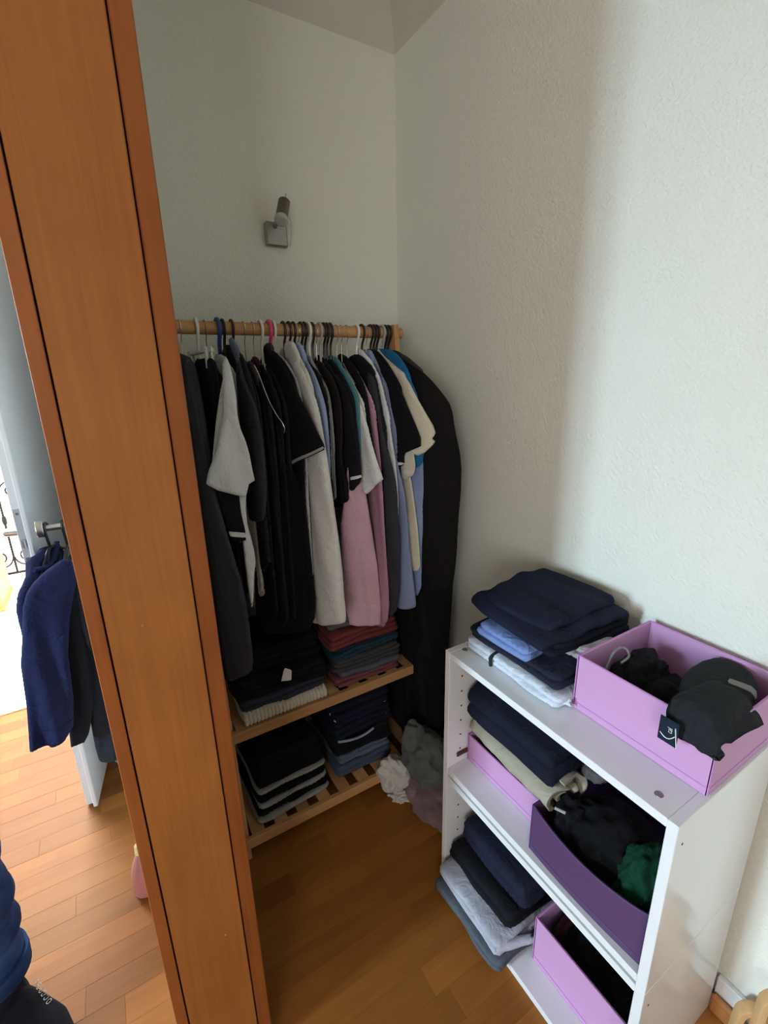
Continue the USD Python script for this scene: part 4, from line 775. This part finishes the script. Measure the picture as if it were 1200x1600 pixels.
fold_thing('black cardigan topmost in the left pile of the upper rack shelf', 'sweater', 'folded_sweater', .28, .23, .075, (-.695, -.245, zu+.137), 3, (19, 19, 24), 44, 3, G_RK, 'wool', .012)
for (lab, cat, nm, w, d, h, x, y, z, rot, rgb, sd, pl, kd) in (
    ('dusky pink tee lowest in the right pile of the upper rack shelf', 'shirt', 'folded_shirt', .26, .27, .026, -.395, -.270, 0, 0, (122, 70, 78), 51, 2, 'jersey'),
    ('grey tee second in the right pile of the upper rack shelf', 'shirt', 'folded_shirt', .25, .262, .020, -.380, -.272, .028, 1, (88, 88, 96), 52, 1, 'jersey'),
    ('dark grey sweatshirt in the middle of the right pile of the upper rack shelf', 'sweatshirt', 'folded_sweatshirt', .27, .265, .050, -.385, -.268, .050, -1, (66, 64, 68), 53, 3, 'jersey'),
    ('dark teal tee above the grey sweatshirt in the right pile', 'shirt', 'folded_shirt', .27, .258, .026, -.395, -.270, .102, 1, (34, 62, 72), 54, 2, 'jersey'),
    ('navy tee between the teal and maroon ones in the right pile', 'shirt', 'folded_shirt', .265, .25, .018, -.395, -.268, .130, 0, (36, 40, 60), 55, 1, 'jersey'),
    ('maroon shirt with loose folds in the right pile of the upper rack shelf', 'shirt', 'folded_shirt', .28, .255, .050, -.400, -.272, .150, 2, (118, 56, 56), 56, 3, 'jersey'),
    ('grey knit topmost in the right pile of the upper rack shelf', 'sweater', 'folded_sweater', .22, .22, .034, -.405, -.262, .204, -4, (100, 98, 96), 57, 2, 'knit')):
    fold_thing(lab, cat, nm, w, d, h, (x, y, zu+z), rot, rgb, sd, pl, G_RK, kd, .008)
zw = .0925
def striped_pile():
    specs = (('white', 'lowest'), ('black', 'second'), ('white', 'third'), ('black', 'fourth'), ('white', 'fifth'), ('black', 'topmost'))
    hs = (.014, .016, .016, .020, .012, .115); z = zw
    for k, ((c, o), h) in enumerate(zip(specs, hs)):
        rgb = (166, 164, 160) if c == 'white' else (20, 20, 25)
        fold_thing('%s folded knit, %s of the striped stack on the lower rack shelf' % (c, o), 'sweater', 'folded_knit', .262-.004*k, .285-.006*k, h, (-.715+.002*k, -.285+.004*k, z), 3, rgb, 60+k, 1 if h < .03 else 5, G_RK, 'knit', .003 if h < .03 else .006)
        z += h+.0035
striped_pile()
fold_thing('faded blue jeans lowest on the right of the lower rack shelf', 'jeans', 'folded_jeans', .23, .27, .045, (-.425, -.275, zw), 0, (76, 86, 104), 71, 2, G_RK, 'denim', .005)
fold_thing('blue-grey chinos on the faded jeans on the lower rack shelf', 'trousers', 'folded_trousers', .22, .26, .035, (-.425, -.275, zw+.048), 2, (96, 108, 124), 72, 2, G_RK, 'denim', .006)
fold_thing('black trousers on the blue-grey chinos on the lower rack shelf', 'trousers', 'folded_trousers', .24, .26, .060, (-.42, -.272, zw+.087), -1, (24, 25, 32), 73, 3, G_RK, 'woven', .008)
DOT = mat('polka_dot_cloth', {'g': ('geometry', {}), 'v': ('voronoi_texture', {'scale': 34.0, 'randomness': .35}), 'l': ('math', {'math_type': 'less_than', 'value2': .19}), 'm': ('mix_color', {'a': lin((24, 28, 44)), 'b': lin((190, 200, 216))}), 'p': ('principled_bsdf', {'roughness': .9, 'specular_ior_level': .15})},
          [('g.position', 'v.vector'), ('v.distance', 'l.value1'), ('l.value', 'm.fac'), ('m.result', 'p.base_color')], 'p.BSDF')
t = fold_thing('navy polka-dot shirt with a light blue hem on the right of the lower rack shelf', 'shirt', 'folded_shirt', .25, .26, .095, (-.42, -.272, zw+.150), 2, (26, 30, 46), 74, 4, G_RK, 'woven', .010, material=DOT)
t.part('light_hem', tube(spline([(-.53, -.404, zw+.162), (-.48, -.413, zw+.155), (-.43, -.414, zw+.154), (-.39, -.412, zw+.163)], 6), .0045, 8), cloth((150, 164, 186)), 'light blue hem')
fold_thing('dark navy shirt crammed above the polka-dot one on the lower rack shelf', 'shirt', 'folded_shirt', .24, .24, .060, (-.415, -.262, zw+.250), -3, (24, 27, 42), 75, 2, G_RK, 'woven', .010)

# ---- on the floor in the corner
PLASTIC = mat('clear_pinkish_plastic', {'t': ('transparent_bsdf', {'color': (.86, .76, .78)}), 'p': ('principled_bsdf', {'base_color': (.42, .30, .32), 'roughness': .18}), 'm': ('mix_closure', {'fac': .42})}, [('t.BSDF', 'm.closure1'), ('p.BSDF', 'm.closure2')], 'm.closure')
t = Thing('plastic_bag', 'crumpled clear pinkish plastic bag on the floor between the rack and the shelf units', 'plastic bag', (-.24, -.60, 0))
t.part('film', crumple((-.235, -.615, .055), (.25, .36, .15), 81, .35, 2.6, .002, 5), PLASTIC, smooth=40)
t = Thing('grey_jersey', 'grey jersey slumped on the plastic bag beside the shelf units', 'clothing', (-.24, -.54, .08))
t.part('cloth', [crumple((-.235, -.545, .155), (.19, .23, .19), 82, .40, 2.0, None, 5), crumple((-.275, -.50, .20), (.09, .10, .20), 84, .4, 2.0, None, 4), crumple((-.17, -.60, .21), (.09, .09, .17), 85, .4, 2.0, None, 4)], cloth((98, 99, 98)), smooth=True)
t = Thing('white_cloth', 'crumpled white cloth on the floor by the right end of the rack', 'cloth', (-.35, -.49, 0))
t.part('cloth', [crumple((-.345, -.485, .078), (.125, .125, .155), 86, .42, 2.2, .002, 5), crumple((-.335, -.515, .02), (.11, .08, .05), 87, .5, 4.0, .002, 4)], cloth((206, 200, 192)), smooth=True)
t = Thing('dark_trousers', 'black crumpled trousers beneath the right end of the rack in the corner', 'trousers', (-.12, -.35, 0)); t.part('cloth', crumple((-.115, -.38, .09), (.20, .32, .20), 88, .4, 3.0, .002, 4), cloth((26, 26, 30)), smooth=True)

# ---- spotlight on the niche wall
def spot():
    t = Thing('wall_spotlight', 'small nickel wall spotlight on a square plate above the clothes rack', 'lamp', (-.476, -.01, 1.95))
    t.part('wall_plate', bx(-.513, -.440, -.022, -.0005, 1.914, 1.986, .005), plain('satin_nickel', (.36, .36, .33), .45, .9))
    t.part('joint', [lathe([(0, .008), (.026, .008)], (-.482, -.020, 1.972), (-.478, -.060, 1.992), 14), trimesh.creation.icosphere(2, .0125).apply_translation((-.479, -.052, 1.988))], plain('satin_nickel', (.36,)*3, .45, .9))
    a, d = np.array([-.4655, -.078, 2.030]), np.array([-.34, -.40, -.85]); d /= np.linalg.norm(d); b = a+d
    t.part('head', lathe([(0, 0), (0, .0155), (.003, .0185), (.064, .0190), (.064, .0172), (.05, .0165), (.05, 0)], a, b, 28), plain('bronze_nickel', (.20, .175, .13), .42, .85))
    bl = t.part('bulb', lathe([(.045, .011), (.055, .014), (.066, .0205), (.074, .0222), (.079, .0195), (.082, .012), (.083, 0)], a, b, 28), mat('frosted_bulb_glass', {'p': ('principled_bsdf', {'base_color': (.62, .62, .60), 'roughness': .18, 'transmission_weight': .25, 'coat_weight': .5})}, [], 'p.BSDF'), 'pale reflector bulb', smooth=50)
    t.part('switch_pin', tube([a-d*.001, a-d*.030+np.array([.002, 0, 0])], .0014, 6), plain('satin_nickel', (.36,)*3, .45, .9))
    t.part('cable', tube(spline([(-.455, -.060, 2.0), (-.437, -.050, 1.985), (-.432, -.03, 1.95), (-.433, -.015, 1.92)], 6), .0012, 6), plain('clear_cable', (.55, .55, .52), .4))
spot()

# ---- rod on the partition's outer side with hangers
ROD = (-.035, 1.092)
t = Thing('valet_rod', 'short steel rod with a disc end on the outer side of the partition', 'clothes rod', (-1.2, ROD[0], ROD[1]-.03))
t.part('bar', lathe([(0, 0), (0, .0095), (.135, .0095), (.135, 0)], (XP0+.001, ROD[0], ROD[1]), (-3, ROD[0], ROD[1]), 20), STEEL)
t.part('end_disc', lathe([(.128, 0), (.128, .0235), (.130, .025), (.144, .025), (.146, .0235), (.146, 0)], (XP0+.001, ROD[0], ROD[1]), (-3, ROD[0], ROD[1]), 28), STEEL)
G_RD = 'black hangers on the short steel rod'
def rod_hanger(x, phi, label, wide=.20):
    t = Thing('hanger', label, 'hanger', (x, ROD[0], .95), G_RD); d = np.array([math.cos(math.radians(phi)), math.sin(math.radians(phi)), 0]); o = np.array([x, ROD[0], ROD[1]])
    R = .0145; P = lambda s, z: o+d*s+np.array([0, 0, z])
    hk = [P(-R*math.cos(a), R*math.sin(a)) for a in np.linspace(math.radians(-30), math.radians(200), 16)]+[P(R*.6, -.028), P(.004, -.05), P(0, -.062)]
    t.part('hook', tube(spline(hk, 3), .0042, 8), BLACKP)
    t.part('frame', tube(spline([P(0, -.060), P(wide*.5, -.100), P(wide*.93, -.128), P(wide, -.142), P(wide*.97, -.152), P(wide*.5, -.146), P(0, -.143), P(-wide*.5, -.146), P(-wide*.97, -.152), P(-wide, -.142), P(-wide*.93, -.128), P(-wide*.5, -.100)], 5, True), .0038, 8, True), BLACKP)
    t.part('loop', tube(spline([P(.012, -.066), P(.045, -.105), P(.030, -.118), P(.0, -.095), P(-.030, -.118), P(-.045, -.105), P(-.012, -.066)], 5, True), .0028, 8, True), BLACKP)
rod_hanger(-1.258, 256, 'black plastic hanger nearest the rod end, holding the navy shirt', .205)
rod_hanger(-1.215, 262, 'black plastic hanger nearer the partition, holding the black coat')
t = Thing('navy_shirt', 'navy blue sweatshirt hanging on the outermost rod hanger beside the open door', 'sweatshirt', (-1.28, -.2, .5), 'clothes on the short steel rod')
M = cloth((40, 46, 84)); N0 = (-1.31, -.28, 0)
sl = Slab([(.030, 1.020), (.060, 1.045), (.095, 1.065), (.118, 1.060), (.118, 1.0), (.104, .96), (.085, .90), (.064, .80), (.052, .66), (.036, .575), (.018, .552), (-.026, .543), (-.068, .548), (-.050, .686), (-.040, .80), (-.020, .885), (-.004, .96), (.010, .995)], .034, .012, .075, 91, 0, ramp=(1.03, .35), rim=.014)
s = t.part('sleeve', on_plane(sl.mesh(.010), N0, 0), M, smooth=True)
part(s, t.loc, 'cuff', on_plane(sl.mesh(.008, Polygon([(-.2, .590), (.2, .610), (.2, .5), (-.2, .5)]), .0018), N0, 0), M, smooth=50)
t.part('shirt_hem', on_plane(Slab([(-.036, .60), (.020, .60), (.014, .535), (.0, .522), (-.026, .518), (-.034, .54)], .016, .002, .05, 92, 1).mesh(.008), (-1.31, -.262, 0), 0), M, smooth=True)
t.part('body', on_plane(Slab([(.20, 1.0), (.0, 1.045), (-.13, .985), (-.19, .93), (-.19, .56), (.20, .56)], .03, .008, .10, 93, 1, rim=.015).mesh(.016), (-1.285, -.08, 0), 78), M, smooth=True)
t.part('neckline', tube(spline([(-1.292, -.165, 1.012), (-1.272, -.12, 1.0), (-1.262, -.08, .995), (-1.25, -.03, 1.01), (-1.243, .0, 1.035)], 6), .007, 8), M)
t = Thing('black_coat', 'black coat with a lapel hanging behind the navy sweatshirt by the partition', 'coat', (-1.22, -.2, .36), 'clothes on the short steel rod')
M = cloth((44, 46, 52), 'wool')
t.part('sleeve', on_plane(Slab([(.050, .975), (.072, .99), (.098, 1.005), (.112, .98), (.104, .85), (.100, .70), (.085, .58), (.060, .500), (.045, .474), (.012, .482), (.026, .626), (.038, .81)], .028, .008, .06, 94, 0, rim=.012).mesh(.010), (-1.31, -.225, 0), 0), cloth((34, 35, 40), 'wool'), smooth=True)
t.part('body', on_plane(Slab([(.095, 1.015), (.13, 1.04), (.16, 1.045), (.165, .6), (.155, .39), (.135, .375), (.110, .36), (.078, .36), (.062, .38), (.072, .60), (.080, .85)], .030, .008, .06, 95, 1, rim=.018).mesh(.011), (-1.31, -.20, 0), 0), M, smooth=True)
t.part('lapel', on_plane(Slab([(.086, 1.0), (.105, 1.02), (.118, .90), (.112, .74), (.100, .80)], .012, .002, .05, 96, 1).mesh(.009), (-1.31, -.222, 0), 0), cloth((58, 61, 68), 'wool'), smooth=True)
t = Thing('print_scarf', 'dark floral scarf end dangling lowest beside the partition', 'scarf', (-1.2, -.16, .3), 'clothes on the short steel rod')
t.part('cloth', on_plane(Slab([(.085, .62), (.165, .62), (.168, .42), (.150, .36), (.125, .325), (.105, .315), (.090, .36), (.080, .46)], .018, .006, .04, 97, 1).mesh(.010), (-1.31, -.165, 0), 0), mat('floral_cloth', {'g': ('geometry', {}), 'v': ('voronoi_texture', {'scale': 48.0}), 'r': ('rgb_ramp', {'ramp': [(.0, lin((150, 128, 112))), (.30, lin((92, 78, 76))), (.5, lin((36, 36, 42)))]}), 'p': ('principled_bsdf', {'roughness': .85})}, [('g.position', 'v.vector'), ('v.distance', 'r.fac'), ('r.color', 'p.base_color')], 'p.BSDF'), smooth=True)

# ---- things at the frame's edges
t = Thing('pink_bottle', 'pink translucent squeeze bottle with a yellow cap on the floor by the partition', 'bottle', (-1.178, -.372, 0))
t.part('body', lathe([(0, 0), (0, .030), (.006, .036), (.04, .039), (.085, .034), (.115, .024), (.14, .014), (.148, .011), (.148, 0)], (-1.178, -.372, .0005), (-1.178, -.372, 1), 28), mat('pink_translucent', {'p': ('principled_bsdf', {'base_color': (.72, .32, .32), 'roughness': .15, 'transmission_weight': .35, 'coat_weight': .6})}, [], 'p.BSDF'), smooth=60)
t.part('cap', lathe([(0, 0), (0, .014), (.026, .012), (.03, .009), (.03, 0)], (-1.178, -.372, .147), (-1.178, -.372, 1), 20), plain('yellow_cap', (.85, .72, .38), .4), 'pale yellow cap')
BENT = wood('bentwood_beech', lin((226, 186, 136)), lin((204, 158, 106)), 'z', .4)
t = Thing('bentwood_stool', 'end of a bent beech wood foot standing at the wall beside the shelf units', 'stool', (-.06, -1.5, 0))
def flatbar(path, w, th):
    P = spline(path, 8); V = []; F = []; n = len(P); T = np.gradient(P, axis=0); T /= np.linalg.norm(T, axis=1, keepdims=True); S = np.array([.75, .66, 0]); 
    for i in range(n):
        U = np.cross(T[i], S); U /= np.linalg.norm(U)
        for a, b in ((-1, -.7), (-.7, -1), (.7, -1), (1, -.7), (1, .7), (.7, 1), (-.7, 1), (-1, .7)): V.append(P[i]+S*a*w/2+U*b*th/2)
    for i in range(n-1):
        for k in range(8): F += [(i*8+k, i*8+(k+1) % 8, i*8+8+(k+1) % 8), (i*8+k, i*8+8+(k+1) % 8, i*8+8+k)]
    for o, fl in ((0, 1), ((n-1)*8, 0)):
        for k in range(1, 7): F.append((o, o+k+1, o+k) if fl else (o, o+k, o+k+1))
    return np.array(V), F
t.part('foot', flatbar([(-.050, -1.474, .0), (-.050, -1.474, .08), (-.047, -1.478, .118), (-.036, -1.493, .134), (-.022, -1.510, .116), (-.017, -1.516, .08), (-.017, -1.518, .0)], .026, .016), BENT)
t.part('foot', flatbar([(-.052, -1.506, .0), (-.052, -1.506, .17), (-.049, -1.509, .205), (-.040, -1.521, .222), (-.028, -1.536, .205), (-.024, -1.541, .17), (-.024, -1.542, .0)], .026, .016), BENT)

# ---- the person at the left edge of the frame
def person():
    import manifold3d as m3
    def ball(c, r, n=20): return m3.Manifold.sphere(r, n).translate([float(x) for x in c])
    def chain(js):
        return [m3.Manifold.batch_hull([ball(*js[i]), ball(*js[i+1])]) for i in range(len(js)-1)]
    def blend(parts, res, it=12):
        m = m3.Manifold.batch_boolean(parts, m3.OpType.Add).refine_to_length(res).to_mesh()
        tm = trimesh.Trimesh(np.array(m.vert_properties)[:, :3], np.array(m.tri_verts)); trimesh.smoothing.filter_taubin(tm, iterations=it); return tm
    fw = np.array([.62, -.785, 0]); lt = np.array([.785, .62, 0])
    base = np.array([-1.508, -.522, 0])-lt*.10
    P = lambda f, l, z: base+fw*f+lt*l+np.array([0, 0, z])
    t = Thing('person', 'person in dark blue jeans and black socks standing at the left edge of the picture', 'person', base)
    SKIN = mat('skin', {'p': ('principled_bsdf', {'base_color': (.62, .40, .30), 'roughness': .5, 'subsurface_weight': .15})}, [], 'p.BSDF')
    def leg(s, k): return [(P(.0, s*.095, .93), .085*k), (P(.015, s*.10, .50), .055*k), (P(.0, s*.10, .36), .056*k), (P(-.005, s*.10, .10), .036*k)]
    def foot(s, k): return [(P(-.035, s*.10, .040), .036*k), (P(.06, s*.105, .048), .040*k), (P(.14, s*.115, .030), .036*k), (P(.19, s*.115, .022), .022*k)]
    body = []
    for s in (-1, 1):
        body += chain(leg(s, 1))+chain(foot(s, .9))+chain([(P(-.005, s*.10, .12), .036), (P(.02, s*.10, .05), .036)])
        body += chain([(P(-.01, s*.165, 1.40), .052), (P(-.05, s*.20, 1.13), .040), (P(.14, s*.135, 1.02), .030)])
        hnd = P(.195, s*.085, 1.0); body += chain([(P(.14, s*.135, 1.02), .028), (hnd, .030)])
        for q in range(4):
            o = lt*(q-1.5)*.017; L = (.060, .070, .066, .052)[q]; k = hnd+o+np.array([0, 0, -.02]); body += chain([(hnd+o*.7, .0095), (k+fw*.012+np.array([0, 0, -.012]), .0088), (k+fw*.012+np.array([0, 0, -.012-L*.5]), .0082), (k-fw*.004+np.array([0, 0, -.012-L]), .0074)])
        body += chain([(hnd-lt*s*.02, .011), (hnd-lt*s*.040+fw*.02+np.array([0, 0, -.025]), .0095), (hnd-lt*s*.042+fw*.026+np.array([0, 0, -.052]), .0085)])
    body += chain([(P(0, -.07, .95), .10), (P(0, .07, .95), .10)])+chain([(P(0, -.06, 1.15), .095), (P(0, .06, 1.15), .095)])+chain([(P(-.01, -.10, 1.36), .085), (P(-.01, .10, 1.36), .085)])
    body += [m3.Manifold.batch_hull([ball(P(0, l, 1.15), .095) for l in (-.06, .06)]+[ball(P(0, l, .95), .10) for l in (-.07, .07)]), m3.Manifold.batch_hull([ball(P(0, l, 1.15), .095) for l in (-.06, .06)]+[ball(P(-.01, l, 1.36), .085) for l in (-.10, .10)])]
    body += chain([(P(-.01, 0, 1.42), .058), (P(.01, 0, 1.52), .054)])+chain([(P(.005, 0, 1.635), .092), (P(.035, 0, 1.585), .070)])+chain([(P(.035, 0, 1.585), .064), (P(.055, 0, 1.535), .040)])
    body += [ball(P(.105, 0, 1.585), .014), m3.Manifold.batch_hull([ball(P(.098, 0, 1.615), .009), ball(P(.112, 0, 1.585), .013)]), ball(P(-.0, .088, 1.60), .02), ball(P(0, -.088, 1.60), .02)]
    body += chain([(P(.092, -.018, 1.553), .008), (P(.096, 0, 1.555), .009), (P(.092, .018, 1.553), .008)])
    t.part('body', blend(body, .012, 8), SKIN, smooth=True)
    jeans = []
    for s in (-1, 1): jeans += chain([(P(.0, s*.092, .95), .108), (P(.015, s*.10, .52), .080), (P(.0, s*.10, .36), .079), (P(-.004, s*.10, .215), .076)])
    jeans += [m3.Manifold.batch_hull([ball(P(0, l, z), .112) for l in (-.075, .075) for z in (.95, 1.02)])]
    jm = blend(jeans, .018, 10); v = np.array(jm.vertices); n = jm.vertex_normals
    low = np.clip((.65-v[:, 2])/.4, 0, 1); v += n*((noise(v*np.array([7, 7, 22]), 4)-.5)*.016*(.4+low))[:, None]
    JE = mat('jeans_denim', {'tc': ('texture_coordinate', {}), 'n': ('noise_texture', {'scale': 500.0, 'detail': 2.}), 'l': ('noise_texture', {'scale': 11.0, 'detail': 3.}), 'r': ('rgb_ramp', {'ramp': [(.35, lin((26, 44, 84))), (.7, lin((58, 88, 140)))]}), 'b': ('bump', {'strength': .3, 'distance': .002}), 'p': ('principled_bsdf', {'roughness': .85, 'specular_ior_level': .15})},
             [('tc.object', 'n.vector'), ('tc.object', 'l.vector'), ('l.fac', 'r.fac'), ('r.color', 'p.base_color'), ('n.fac', 'b.height'), ('b.normal', 'p.normal')], 'p.BSDF')
    jp = t.part('jeans', (v, np.array(jm.faces)), JE, smooth=True)
    for s in (-1, 1):
        c = P(-.004, s*.10, 0); part(jp, t.loc, 'hem', lathe([(.136, .066), (.138, .079), (.168, .081), (.183, .080), (.183, .066), (.136, .066)], c, c+np.array([0, 0, 1.]), 40), JE, smooth=50)
    swm = []
    for s in (-1, 1): swm += chain([(P(-.01, s*.165, 1.40), .068), (P(-.05, s*.215, 1.13), .056), (P(.12, s*.148, 1.03), .044)])
    swm += [m3.Manifold.batch_hull([ball(P(0, l, 1.0), .125) for l in (-.07, .07)]+[ball(P(0, l, 1.15), .115) for l in (-.06, .06)]), m3.Manifold.batch_hull([ball(P(0, l, 1.15), .115) for l in (-.06, .06)]+[ball(P(-.01, l, 1.36), .098) for l in (-.10, .10)])]+chain([(P(-.01, 0, 1.38), .085), (P(0, 0, 1.455), .066)])
    t.part('sweater', blend(swm, .02, 10), cloth((70, 74, 84), 'knit'), smooth=True)
    hair = crumple(P(-.018, 0, 1.668), (.205, .205, .165), 4, .12, 5, None, 4); t.part('hair', hair, plain('brown_hair', (.05, .03, .02), .6), smooth=True)
    for s in (-1, 1):
        e = P(.084, s*.031, 1.622); t.part('eye', trimesh.creation.icosphere(2, .0125).apply_translation(e), plain('eye_white', (.8, .8, .78), .2), smooth=True)
        t.part('iris', trimesh.creation.icosphere(2, .007).apply_translation(e+fw*.0075), plain('eye_iris', (.05, .03, .02), .1), smooth=True)
    for s in (1, -1):
        sock = blend(chain(foot(s, 1.08))+chain([(P(-.005, s*.10, .16), .049), (P(-.005, s*.10, .09), .047), (P(.015, s*.103, .055), .047)])+chain([(P(-.005, s*.10, .13), .046), (P(-.03, s*.10, .05), .043)]), .008, 8)
        v = np.array(sock.vertices); v[:, 2] = np.maximum(v[:, 2], .001); sp = t.part('sock', (v, np.array(sock.faces)), cloth((30, 32, 40)), smooth=True)
        if s == 1:    # woven lettering along the outer side of the instep, laid on the sock's surface
            A, B = np.array([-1.402, -.600, .070]), np.array([-1.428, -.556, .104]); b = (B-A)/np.linalg.norm(B-A); nn = CAM-(A+B)/2; nn -= b*(nn@b); nn /= np.linalg.norm(nn); up = np.cross(nn, b)
            tx = meshkit.text_mesh('O C C U E R', .0115, .0008); q = np.array(tx.vertices); q[:, 0] *= .060/q[:, 0].max(); q[:, 1] -= .006
            tri = v[np.array(sock.faces)]; e1, e2 = tri[:, 1]-tri[:, 0], tri[:, 2]-tri[:, 0]; h = np.cross(-nn, e2); det = np.einsum('ij,ij->i', e1, h); out = []
            for r in q:
                o = A+b*r[0]+up*r[1]*-1+nn*.2-up*0; sv = o-tri[:, 0]
                with np.errstate(all='ignore'):
                    uu = np.einsum('ij,ij->i', sv, h)/det; qq = np.cross(sv, e1); vv = (qq@-nn)/det; tt = np.einsum('ij,ij->i', e2, qq)/det
                ok = (uu >= 0) & (vv >= 0) & (uu+vv <= 1) & (tt > 0)
                d = tt[ok].min() if ok.any() else .2
                out.append(o-nn*d+nn*(.0003+r[2]))
            part(sp, t.loc, 'lettering', (np.array(out), np.array(tx.faces)[:, ::-1]), WHITEP, 'grey-white woven lettering', smooth=False)
person()
